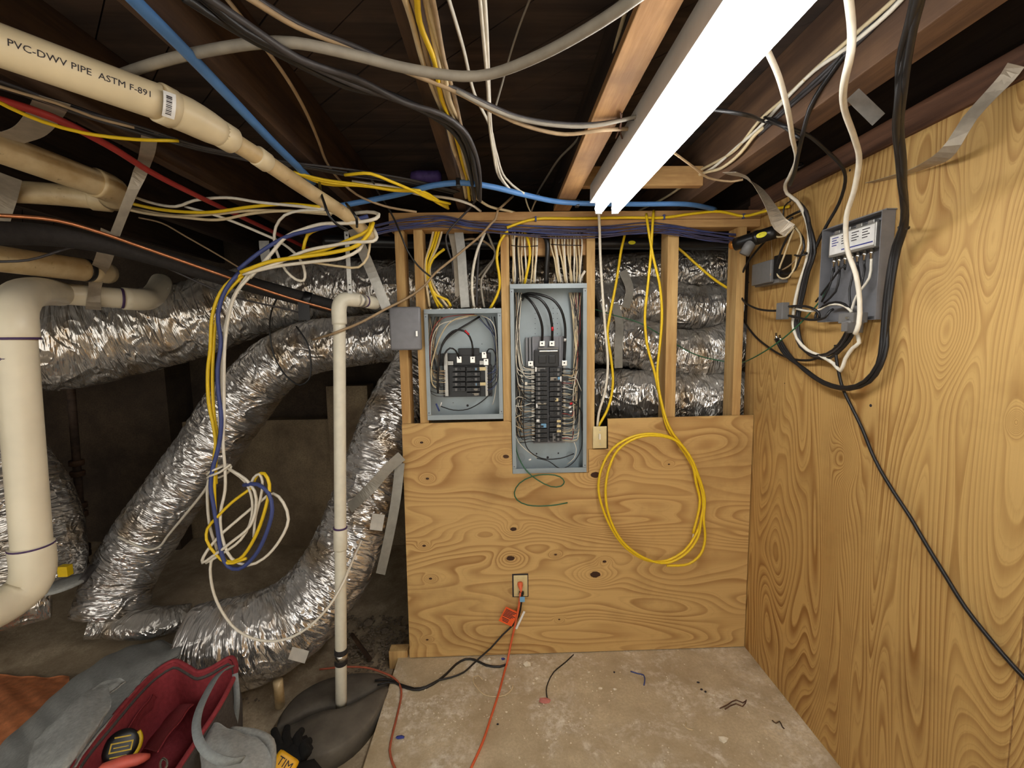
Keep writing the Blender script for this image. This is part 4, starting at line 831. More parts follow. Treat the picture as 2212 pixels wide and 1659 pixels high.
# drop of cables to the coil
for lab, pts, r, m in [
    ('yellow cable of the drop, bowed farthest out', [(530, 588, 1.76), (498, 606, 1.76), (476, 632, 1.75), (459, 680, 1.74), (454, 756, 1.73), (449, 800, 1.73), (451, 870, 1.73), (462, 925, 1.73), (466, 958, 1.73), (462, 996, 1.73), (463, 1035, 1.73), (464, 1090, 1.73), (470, 1150, 1.72), (488, 1212, 1.72), (518, 1207, 1.71), (550, 1162, 1.71), (575, 1092, 1.71), (582, 1046, 1.72), (571, 1023, 1.73), (556, 1026, 1.74), (546, 1046, 1.75)], .0052, 'yellow'),
    ('yellow cable of the drop, next to the blue one', [(525, 595, 1.77), (485, 640, 1.76), (467, 690, 1.75), (461, 756, 1.74), (459, 830, 1.74), (463, 900, 1.74), (470, 950, 1.74), (466, 1000, 1.74), (467, 1045, 1.74)], .0048, 'yellow'),
    ('yellow cable crossing the coil low down', [(546, 1052, 1.74), (500, 1086, 1.73), (470, 1116, 1.72), (448, 1142, 1.72), (446, 1166, 1.71), (465, 1196, 1.71), (492, 1217, 1.71), (532, 1206, 1.70)], .0045, 'yellow'),
    ('blue cable of the drop and coil', [(520, 585, 1.76), (488, 625, 1.75), (471, 680, 1.74), (477, 740, 1.73), (470, 800, 1.73), (472, 850, 1.73), (478, 905, 1.72), (473, 960, 1.72), (459, 1015, 1.72), (455, 1050, 1.72), (461, 1090, 1.72), (470, 1145, 1.715), (479, 1197, 1.71), (492, 1223, 1.71), (516, 1229, 1.70), (550, 1201, 1.70), (576, 1150, 1.70), (588, 1100, 1.70), (580, 1065, 1.71), (556, 1046, 1.72), (526, 1048, 1.73)], .0062, 'bluecable'),
    ('white cable of the drop with the widest loop', [(545, 592, 1.76), (512, 630, 1.75), (495, 680, 1.74), (486, 745, 1.73), (484, 820, 1.73), (484, 900, 1.73), (482, 960, 1.73), (486, 1010, 1.73), (486, 1060, 1.73), (476, 1110, 1.73), (480, 1160, 1.72), (500, 1206, 1.72), (535, 1221, 1.72), (570, 1206, 1.72), (605, 1166, 1.72), (623, 1122, 1.72), (612, 1086, 1.73), (590, 1066, 1.74), (560, 1085, 1.74), (510, 1126, 1.73), (470, 1162, 1.72), (440, 1202, 1.71), (437, 1216, 1.71), (460, 1201, 1.71), (500, 1171, 1.71), (540, 1136, 1.71), (553, 1096, 1.72), (550, 1061, 1.72), (530, 1035, 1.73), (498, 1015, 1.73)], .0046, 'white'),
    ('white cable of the drop behind the blue one', [(538, 590, 1.77), (505, 640, 1.76), (488, 700, 1.75), (480, 760, 1.75), (478, 830, 1.75), (474, 900, 1.75), (470, 980, 1.75), (450, 1040, 1.75), (448, 1080, 1.75), (454, 1140, 1.74), (470, 1190, 1.74)], .0045, 'white'),
    ('white cable bent back over the coil top', [(490, 1010, 1.74), (530, 1041, 1.74), (545, 1082, 1.73), (540, 1131, 1.73), (520, 1166, 1.72), (480, 1196, 1.72), (445, 1216, 1.72)], .0042, 'white'),
    ('white cable arched through the coil middle', [(538, 1056, 1.74), (548, 1032, 1.735), (560, 1024, 1.73), (567, 1040, 1.73), (563, 1075, 1.73), (552, 1115, 1.73), (548, 1160, 1.73)], .0042, 'white'),
    ('white wire wrapped twice round the cable drop', [(492, 1003, 1.76), (470, 1012, 1.72), (452, 1020, 1.72), (449, 1027, 1.75), (470, 1022, 1.78), (494, 1010, 1.76), (497, 1004, 1.73), (475, 1020, 1.715), (454, 1028, 1.715), (450, 1034, 1.75), (475, 1031, 1.78), (495, 1018, 1.76), (499, 1008, 1.74)], .0036, 'white'),
    ('loose white wire end trailing over the bent duct', [(455, 1038, 1.76), (440, 1062, 1.8), (400, 1112, 1.9), (362, 1158, 2.0), (345, 1180, 2.05), (322, 1187, 2.08), (290, 1176, 2.1), (256, 1160, 2.12)], .0042, 'white'),
    ('long white wire drooping from the coil past the pit pipe', [(470, 1190, 1.72), (456, 1214, 1.72), (455, 1245, 1.72), (463, 1285, 1.72), (482, 1325, 1.72), (512, 1361, 1.72), (560, 1383, 1.72), (612, 1382, 1.73), (662, 1358, 1.74), (712, 1308, 1.76), (742, 1258, 1.8), (762, 1210, 1.9), (781, 1168, 2.0)], .0042, 'white'),
]: cable(lab, pts, r, m)
for lab, pts, r, m in [
    ('black wire looped round the thin drain pipe', [(690, 395, 1.6), (694, 420, 1.5), (701, 440, 1.48), (711, 466, 1.48), (727, 484, 1.5), (750, 497, 1.55)], .0035, 'black'),
    ('black tie hanging off the drain pipe end', [(748, 440, 1.6), (762, 458, 1.52), (770, 472, 1.52), (771, 490, 1.56)], .0035, 'black'),
    ('long black wire dropping across the end studs', [(745, 372, 1.85), (780, 372, 1.85), (800, 385, 1.86), (815, 412, 1.88), (832, 438, 1.92), (851, 472, 1.97), (864, 502, 2.02), (881, 543, 2.05), (902, 573, 2.06), (928, 596, 2.07), (958, 611, 2.09), (974, 614, 2.12)], .0032, 'black'),
    ('thin black wire looped in front of the bent duct', [(618, 620, 2.1), (602, 638, 2.2), (586, 674, 2.25), (583, 717, 2.3), (592, 768, 2.3), (618, 812, 2.3), (648, 832, 2.3), (667, 820, 2.3), (672, 788, 2.3), (664, 742, 2.3), (640, 705, 2.3)], .0032, 'black'),
    ('thin dark wire sagging under the insulated tube', [(-40, 566, 1.45), (60, 562, 1.5), (105, 550, 1.54), (150, 536, 1.58), (200, 532, 1.62), (260, 543, 1.68), (340, 570, 1.76), (420, 606, 1.84), (500, 640, 1.92), (560, 655, 1.98), (620, 668, 2.06), (660, 680, 2.1)], .0032, 'darkcable'),
    ('tan cable slanting over the timer box', [(676, 734, 2.05), (729, 717, 1.79), (780, 696, 1.9), (836, 666, 1.98), (881, 643, 2.05), (916, 618, 2.06), (940, 590, 2.06), (973, 563, 2.06), (1006, 536, 2.06), (1040, 507, 2.05), (1060, 484, 2.04), (1071, 472, 2.04), (1075, 455, 2.05), (1083, 447, 2.08), (1108, 424, 2.15)], .0042, 'tan'),
    ('thin grey cable bent round in front of the plate', [(1030, 415, 2.0), (1019, 445, 2.03), (986, 480, 2.04), (967, 502, 2.05), (963, 516, 2.06), (969, 544, 2.07), (977, 567, 2.08), (979, 596, 2.09)], .0034, 'darkcable'),
    ('thin tan wire stretched behind the tangle', [(300, 470, 2.1), (350, 482, 2.1), (400, 510, 2.1), (470, 550, 2.12), (520, 580, 2.14)], .0028, 'tan'),
]: cable(lab, pts, r, m)
# -- cables into the smaller panel
for lab, pts, r, m in [
    ('yellow cable with a sharp curl into the smaller panel', [(960, 538, 2.12), (936, 558, 2.11), (926, 585, 2.11), (929, 615, 2.11), (943, 638, 2.12), (966, 648, 2.13), (974, 662, 2.135)], .005, 'yellow'),
    ('yellow cable entering the smaller panel second', [(945, 492, 2.15), (932, 535, 2.12), (921, 562, 2.11), (921, 590, 2.11), (930, 622, 2.12), (947, 664, 2.135)], .0046, 'yellow'),
    ('cream cable nearest the end studs over the smaller panel', [(938, 492, 2.15), (928, 535, 2.12), (920, 560, 2.11), (919, 600, 2.11), (925, 640, 2.12), (928, 664, 2.135)], .0044, 'cream'),
    ('yellow cable entering the smaller panel third', [(951, 492, 2.15), (937, 540, 2.12), (926, 573, 2.11), (929, 610, 2.11), (942, 645, 2.12), (956, 664, 2.135)], .0046, 'yellow'),
    ('cream cable beside the sharp yellow curl', [(957, 492, 2.15), (944, 535, 2.12), (930, 566, 2.11), (930, 600, 2.115), (946, 634, 2.125), (968, 664, 2.135)], .0044, 'cream'),
    ('white cable entering the middle of the smaller panel', [(1052, 492, 2.13), (1043, 512, 2.12), (1030, 545, 2.11), (1021, 590, 2.11), (1020, 632, 2.12), (1024, 664, 2.135)], .0052, 'white'),
    ('dark cable entering the smaller panel beside the white one', [(1038, 500, 2.16), (1033, 560, 2.15), (1030, 620, 2.14), (1030, 664, 2.135)], .0045, 'darkcable'),
    ('grey cable bowed over the smaller panel', [(1050, 496, 2.16), (1062, 525, 2.16), (1070, 548, 2.16), (1058, 575, 2.15), (1040, 603, 2.14), (1041, 635, 2.14), (1046, 664, 2.135)], .0042, 'greycable'),
    ('yellow cable bowed beside the stud over the smaller panel', [(1097, 498, 2.08), (1080, 522, 2.085), (1073, 558, 2.09), (1078, 592, 2.1), (1079, 622, 2.11), (1068, 650, 2.12), (1058, 667, 2.13)], .005, 'yellow'),
    ('tan cable arched behind the steel strap', [(995, 520, 2.2), (1020, 516, 2.19), (1045, 521, 2.18), (1066, 538, 2.17), (1078, 552, 2.17)], .004, 'tan'),
    ('grey cable slanting behind the strap to the stud', [(975, 655, 2.2), (1005, 630, 2.2), (1040, 590, 2.19), (1070, 556, 2.18), (1082, 545, 2.17)], .004, 'greycable'),
]: cable(lab, pts, r, m)
# -- cables into the tall panel
tp = [(1106, 1110), (1111, 1112), (1121, 1125), (1127, 1129), (1134, 1137), (1152, 1146), (1158, 1153), (1160, 1156), (1190, 1208), (1196, 1212), (1201, 1214), (1207, 1222), (1213, 1224), (1220, 1226), (1226, 1236), (1233, 1233), (1240, 1241), (1244, 1245), (1249, 1254), (1256, 1250)]
for i, (a, b) in enumerate(tp):
    j = lambda s: random.uniform(-s, s)
    P = [(a - (10 if i < 8 else 12) * (.6 if i > 7 else -.2), 497, 2.16), (a, 512, 2.12), (a + j(2), 530, 2.105), ((a * .6 + b * .4) + j(2), 560, 2.105), ((a * .3 + b * .7) + j(2), 590, 2.115), (b, 614, 2.135)]
    cable('cream cable dropping into the top of the tall panel', P, .0033, ['cream', 'white', 'cream'][i % 3], group='cream cables into the tall panel', oval=.7)
cable('yellow cable among the cream ones over the tall panel', [(1130, 497, 2.16), (1138, 510, 2.11), (1144, 535, 2.1), (1144, 560, 2.1), (1138, 590, 2.11), (1133, 614, 2.13)], .005, 'yellow')
cable('thick black feed cable into the tall panel', [(1100, 490, 2.15), (1140, 497, 2.13), (1168, 503, 2.11), (1180, 516, 2.1), (1183, 540, 2.1), (1181, 575, 2.11), (1180, 616, 2.13)], .0095, 'black')
cable('black cable among the cream ones over the tall panel', [(1112, 497, 2.16), (1117, 520, 2.13), (1117, 560, 2.13), (1116, 614, 2.14)], .006, 'black')
for lab, pts in (('thin cord tying the cream cables over the tall panel', [(1104, 530, 2.1), (1130, 533, 2.095), (1162, 531, 2.1)]), ('thin cord tying the cream cables by the outer stud', [(1190, 528, 2.1), (1215, 529, 2.095), (1256, 530, 2.1)])):
    cable(lab, pts, .0015, 'black', name='cord', cat='cord')
cable('loose white cable stub by the outer stud', [(1264, 585, 2.1), (1254, 602, 2.11), (1253, 613, 2.13)], .0048, 'white')
# -- runs along the plate
bundle({'purple': 'purple data cable of the bundle along the top plate', 'bluecable': 'blue data cable of the bundle along the top plate'}, 'purple data cables', [(800, 500, 2.02), (850, 489, 2.05), (920, 481, 2.075), (960, 477, 2.08), (1010, 486, 2.08), (1100, 496, 2.078), (1200, 500, 2.075), (1300, 502, 2.075), (1400, 494, 2.078), (1450, 497, 2.08), (1520, 508, 2.09), (1598, 517, 2.12)], 'y', None, 10, .0052, .0025, ['purple', 'purple', 'bluecable'], seed=12, side=(0, .25, 1), jitter=.8)
cable('yellow cable stapled along the top plate', [(1095, 492, 2.07), (1118, 483, 2.08), (1157, 473, 2.088), (1250, 472, 2.09), (1350, 470, 2.09), (1434, 470, 2.088), (1500, 461, 2.088), (1555, 457, 2.09), (1606, 467, 2.088), (1632, 462, 2.03), (1660, 454, 1.99), (1705, 446, 1.87)], .005, 'yellow')
for k, (a, b) in enumerate(((1157, 473), (1434, 469), (1606, 467))):
    p = PY(a, b, 2.088); thing('cable_staple', box(p[0] - .004, p[0] + .004, 2.08, 2.096, p[2] - .011, p[2] + .011, .001), MAT['bluecable'], ['blue staple over the tall panel on the top plate', 'blue staple beside the hanging yellow pair', 'blue staple near the wall corner on the plate'][k], 'staple')
cable('white cable hanging from the lamp end to the switch', [(1293, 452, 1.95), (1295, 490, 2.03), (1297, 560, 2.06), (1302, 640, 2.07), (1308, 720, 2.08), (1313, 790, 2.085), (1306, 850, 2.09), (1294, 890, 2.1), (1290, 924, 2.11)], .0048, 'white')
cable('yellow cable dropping behind the white one to the switch', [(1350, 505, 2.2), (1342, 540, 2.19), (1332, 605, 2.17), (1316, 690, 2.14), (1312, 720, 2.13), (1320, 775, 2.12), (1324, 830, 2.12), (1314, 880, 2.115), (1291, 924, 2.11)], .005, 'yellow')
CY_ = 2.045
cable('yellow cable of the hanging pair with the big wall coil', [(1412, 455, 2.09), (1410, 480, 2.065), (1405, 560, 2.07), (1398, 630, 2.075), (1393, 685, 2.08), (1398, 745, 2.08), (1414, 805, 2.075), (1428, 870, 2.07), (1442, 925, 2.065), (1466, 960, 2.06), (1492, 1000, 2.05), (1511, 1042, 2.045), (1519, 1085, 2.045), (1513, 1130, 2.045), (1499, 1162, 2.045), (1480, 1188, 2.045), (1440, 1211, 2.045), (1400, 1211, 2.045), (1352, 1183, 2.045), (1315, 1130, 2.045), (1293, 1060, 2.045), (1300, 1010, 2.045), (1325, 968, 2.045), (1362, 945, 2.04), (1400, 937, 2.035), (1440, 942, 2.03), (1472, 960, 2.035), (1496, 1005, 2.04), (1504, 1045, 2.045), (1512, 1080, 2.05), (1508, 1110, 2.05), (1497, 1152, 2.05)], .0048, 'yellow', oval=1)
cable('yellow cable of the hanging pair wound inside the wall coil', [(1396, 462, 2.09), (1399, 485, 2.065), (1411, 555, 2.065), (1425, 615, 2.07), (1430, 685, 2.075), (1425, 750, 2.075), (1420, 805, 2.07), (1428, 865, 2.06), (1447, 925, 2.05), (1478, 970, 2.045), (1503, 1020, 2.04), (1521, 1070, 2.04), (1514, 1125, 2.04), (1508, 1160, 2.035), (1480, 1197, 2.035), (1440, 1216, 2.035), (1395, 1207, 2.035), (1345, 1170, 2.035), (1316, 1115, 2.035), (1308, 1060, 2.035), (1316, 1010, 2.035), (1335, 972, 2.03), (1375, 946, 2.025), (1420, 941, 2.025), (1462, 953, 2.03), (1490, 985, 2.03), (1506, 1020, 2.035), (1522, 1075, 2.04), (1520, 1120, 2.04), (1523, 1165, 2.04), (1514, 1196, 2.04), (1488, 1218, 2.04), (1440, 1222, 2.04)], .0048, 'yellow')
cable('bare white cable end poking out of the wall coil', [(1500, 1143, 2.05), (1498, 1152, 2.05), (1496, 1165, 2.05)], .002, 'white')
cable('yellow cable slanting behind the far open stud', [(1440, 520, 2.24), (1470, 540, 2.22), (1500, 567, 2.21), (1545, 605, 2.2), (1598, 638, 2.2)], .005, 'yellow')
cable('green ground wire sprung out below the tall panel', [(1113, 950, 2.12), (1116, 975, 2.11), (1126, 1000, 2.09), (1140, 1020, 2.075), (1160, 1036, 2.06), (1190, 1051, 2.055), (1212, 1050, 2.055), (1219, 1041, 2.055), (1210, 1030, 2.055), (1185, 1025, 2.055), (1150, 1029, 2.055), (1122, 1044, 2.055), (1111, 1064, 2.055), (1117, 1080, 2.055), (1140, 1091, 2.055), (1190, 1092, 2.06), (1226, 1086, 2.07)], .0024, 'green', name='wire', cat='wire')
cable('thin green wire threaded behind the open studs', [(1285, 668, 2.3), (1330, 682, 2.28), (1380, 697, 2.26), (1430, 725, 2.24), (1500, 765, 2.22), (1560, 780, 2.2), (1592, 784, 2.15), (1625, 774, 1.98), (1680, 740, 1.82), (1730, 697, 1.7), (1770, 652, 1.64), (1792, 618, 1.61)], .0022, 'green', name='wire', cat='wire')

# -- cords at the outlet and over the floor
def floorpts(pts, z): return [(a, b, 'z', z) for a, b in pts]
e = empty('extension_cord', PZ(1093, 1450, 0), 'orange extension cord plugged in and trailing over the slab', 'cord')
mk('cord', tube(path([(1124, 1280, 2.05), (1123, 1292, 2.045), (1118, 1325, 2.05), (1110, 1362, 2.06), (1102, 1398, 2.065), (1097, 1425, 'z', .012)] + floorpts([(1090, 1450), (1078, 1495), (1062, 1545), (1042, 1605), (1015, 1665), (985, 1740), (930, 1880), (840, 2100)], .006)), .0052, 8), MAT['orange'], e, True)
a = PY(1123, 1258, 2.078); mk('plug', along(lathe([(.011, 0), (.014, .006), (.012, .02), (.006, .036), (.0055, .046)], 14), a, a + np.array([.004, -.03, -.028])), MAT['orange'], e, True)
p = PY(1128, 1292, 2.04); mk('blue_tag', box(p[0] - .012, p[0] + .012, 2.03, 2.032, p[2] - .014, p[2] + .012), MAT['bluetape'], e)
e2 = empty('power_cord', PZ(1000, 1450, 0), 'black power cord under the orange one snaking to the pit lid', 'cord')
mk('cord', tube(path([(1128, 1283, 2.06), (1126, 1305, 2.06), (1121, 1330, 2.065), (1110, 1348, 2.07), (1085, 1372, 2.07), (1060, 1400, 2.06)] + floorpts([(1035, 1422), (1018, 1438), (1002, 1452), (975, 1463), (945, 1470), (920, 1483), (895, 1487), (862, 1477), (838, 1474), (815, 1480)], .006)), .0042, 8), MAT['blackcable'], e2, True)
a = PY(1126, 1277, 2.079); mk('plug', along(lathe([(.012, 0), (.013, .012), (.008, .026), (.005, .04)], 14), a, a + np.array([0, -.018, -.035])), MAT['black'], e2, True)
cable('black cord looping along the plywood foot', floorpts([(1096, 1434), (1080, 1440), (1050, 1437), (1025, 1425), (1005, 1424), (985, 1435), (965, 1455), (935, 1478), (905, 1490), (870, 1483), (840, 1468), (810, 1470)], .005), .0042, 'blackcable', name='power_cord', cat='cord')
cable('faded orange cord curving round the slab edge', floorpts([(690, 1446), (740, 1441), (790, 1442), (825, 1452), (850, 1464), (864, 1480), (867, 1500), (858, 1545), (847, 1590), (842, 1620), (848, 1648), (862, 1680), (870, 1760), (840, 1880)], .006), .0036, 'faded', name='extension_cord', cat='cord')
cable('thin black wire lying from the plywood foot to the pink tuft', floorpts([(1239, 1414), (1222, 1430), (1196, 1452), (1184, 1474), (1180, 1490), (1182, 1508)], .003), .0022, 'black', name='wire', cat='wire')
cable('curly cream wire offcut on the slab', floorpts([(1042, 1468), (1034, 1460), (1024, 1462), (1022, 1472), (1030, 1485), (1045, 1500), (1065, 1505), (1090, 1502), (1105, 1490), (1108, 1480)], .003), .0018, 'cream', name='wire', cat='wire')
tg = empty('warning_tag', PY(1098, 1332, 2.05), 'orange printed warning tag hanging on the black power cord', 'tag')
c = PY(1099, 1332, 2.052); rot = Matrix.Translation(c) @ Matrix.Rotation(math.radians(28), 4, 'Y')
mk('card', xf(box(-.036, .036, -.0005, .0005, -.041, .041), rot), MAT['orange_tag'], tg)
for k in range(6): mk('print_line', xf(box(-.03, .03 - (k % 3) * .008, -.0012, -.0005, .028 - k * .007, .0315 - k * .007), rot), MAT['ink'], tg)
for k in range(3): mk('print_line', xf(box(-.028 + k * .004, .01, -.0012, -.0005, -.018 - k * .007, -.0145 - k * .007), rot), MAT['ink'], tg)
mk('strap', xf(box(.03, .04, -.001, .001, -.05, .05), Matrix.Translation(PY(1110, 1334, 2.05)) @ Matrix.Rotation(math.radians(25), 4, 'Y')), MAT['paper'], tg)
# ------------------------------------------------------------------ equipment on the side wall
def xbox(y0, y1, z0, z1, x0, x1, bev=.001): return box(x0, x1, y0, y1, z0, z1, bev)
TX0, TX1 = 1.190, RX - .002
ty0, ty1 = 1.376, 1.632; tz0, tz1 = PX(1850, 692, 1.2)[2], PX(1777, 497, 1.19)[2]
e = empty('cable_enclosure', (RX - .02, (ty0 + ty1) / 2, tz0), 'grey steel tray on the plywood holding the cable amplifier', 'enclosure')
mk('back_plate', xbox(ty0, ty1, tz0, tz1, TX1 - .003, TX1, 0), MAT['boxgrey2'], e)
mk('side_wall', xbox(ty0, ty0 + .003, tz0, tz1, TX0, TX1 - .003, 0), MAT['boxgrey2'], e); mk('side_wall', xbox(ty1 - .003, ty1, tz0, tz1, TX0, TX1 - .003, 0), MAT['boxgrey2'], e)
mk('top_wall', xbox(ty0 + .003, ty1 - .003, tz1 - .003, tz1, TX0, TX1 - .003, 0), MAT['boxgrey2'], e)
mk('top_flange', xbox(ty0 - .004, ty1 - .02, tz1 + .0005, tz1 + .004, TX0 + .01, TX1, 0), MAT['boxgrey2'], e)
mk('bottom_lip', xbox(ty0 + .003, ty1 - .003, tz0, tz0 + .003, TX0 + .03, TX1 - .003, 0), MAT['boxgrey2'], e)
for k in range(8):
    z = tz0 + .02 + k * .007; mk('vent_slot', xbox(ty0 + .022, ty0 + .04, z, z + .0028, TX1 - .0042, TX1 - .0031, 0), MAT['ink'], e)
am = empty('cable_amplifier', (1.2, (ty0 + ty1) / 2, tz1 - .12), 'silver cable amplifier with a white printed label and row of connectors', 'amplifier')
az1 = PX(1888, 478, 1.19)[2]; az0 = PX(1888, 532, 1.19)[2]; ay0, ay1 = 1.402, 1.604
mk('housing', xbox(ay0, ay1, az0, az1, 1.197, 1.229, .003), MAT['galv'], am)
mk('flange', xbox(ay0 - .016, ay1 + .016, az0 + .008, az0 + .03, 1.226, 1.2295, .0005), MAT['galv'], am)
L = mk('label', xbox(ay0 + .006, ay1 - .006, az0 + .008, az1 - .006, 1.1962, 1.197, 0), MAT['paper'], am)
mk('blue_rule', xbox(ay0 + .01, ay0 + .14, az0 + .016, az0 + .02, 1.1957, 1.1962, 0), MAT['ink_blue'], L)
for k in range(4):
    for c in range(4):
        y1 = ay1 - .016 - c * .044; z = az1 - .016 - k * .0085
        if z < az0 + .028: continue
        mk('print_line', xbox(y1 - .03 + (k % 2) * .008, y1, z, z + .003, 1.1957, 1.1962, 0), MAT['ink' if c else 'ink_blue'], L)
for k in range(4): mk('vent_tab', xbox(ay0 + .02 + k * .048, ay0 + .045 + k * .048, az1, az1 + .012, 1.205, 1.222, .002), MAT['galv'], am)
cn = [(1802, 556), (1813, 552), (1826, 548), (1841, 544), (1853, 541), (1868, 536), (1883, 531)]
cyz = []
for a, b in cn:
    p = PX(a, b, 1.21); cyz.append(p); z0 = az0 + .001
    q = np.array([1.212, p[1], z0]); s = mk('connector', along(lathe([(.0055, 0), (.0055, .010), (.0075, .011), (.0075, .019), (.005, .02), (.005, .034)], 12), q, q - np.array([0, 0, 1])), MAT['steel'], am, True)
# splitter, ground block, phone box
e = empty('coax_splitter', PX(1690, 690, 1.16), 'small brown grey coax splitter hanging among black cables', 'splitter')
p = PX(1692, 672, 1.16)
mk('body', box(p[0] - .018, p[0] + .012, p[1] - .02, p[1] + .02, p[2] - .034, p[2] + .034, .003), MAT['boxgrey'], e)
for dz in (.018, -.02): mk('port', along(lathe([(.005, 0), (.005, .012), (.0065, .012), (.0065, .026), (.004, .027), (.004, .04)], 10), (p[0] + .012, p[1] - .012, p[2] + dz), (p[0] + .05, p[1] - .03, p[2] + dz - .006)), MAT['steel'], e, True)
e = empty('ground_block', PX(1840, 715, 1.17), 'grey plastic cable inlet block at the bottom edge of the tray', 'cable inlet')
p = PX(1840, 690, 1.18)
mk('body', box(p[0] - .02, p[0] + .03, p[1] - .03, p[1] + .035, p[2] - .012, p[2] + .022, .003), MAT['boxgrey'], e); mk('collar', along(lathe([(.024, 0), (.024, .03), (.027, .032), (.027, .04)], 16), p + np.array([.004, -.008, -.045]), p + np.array([.004, -.008, 0])), MAT['boxgrey'], e, True)
mk('screw', along(lathe([(.006, 0), (.004, .008)], 10), p + np.array([-.02, -.01, .005]), p + np.array([-.1, -.02, .005])), MAT['steel'], e); mk('clip', box(p[0] - .026, p[0] - .016, p[1] - .012, p[1] + .012, p[2] - .04, p[2] - .008, .002), MAT['boxgrey'], e)
e = empty('phone_box', PX(1660, 617, 1.2), 'small grey phone junction box with its side open', 'junction box')
za, zb = PX(1645, 613, 1.17)[2], PX(1645, 566, 1.17)[2]
mk('cover', xbox(1.905, 2.05, za, zb, 1.172, 1.19, .004), MAT['boxgrey'], e, True); mk('body', xbox(1.88, 2.055, za - .006, zb + .004, 1.191, RX - .001, .003), MAT['boxgrey'], e); mk('terminal_block', xbox(1.86, 1.9, za + .012, zb + .012, 1.18, RX - .002, .003), MAT['black'], e)
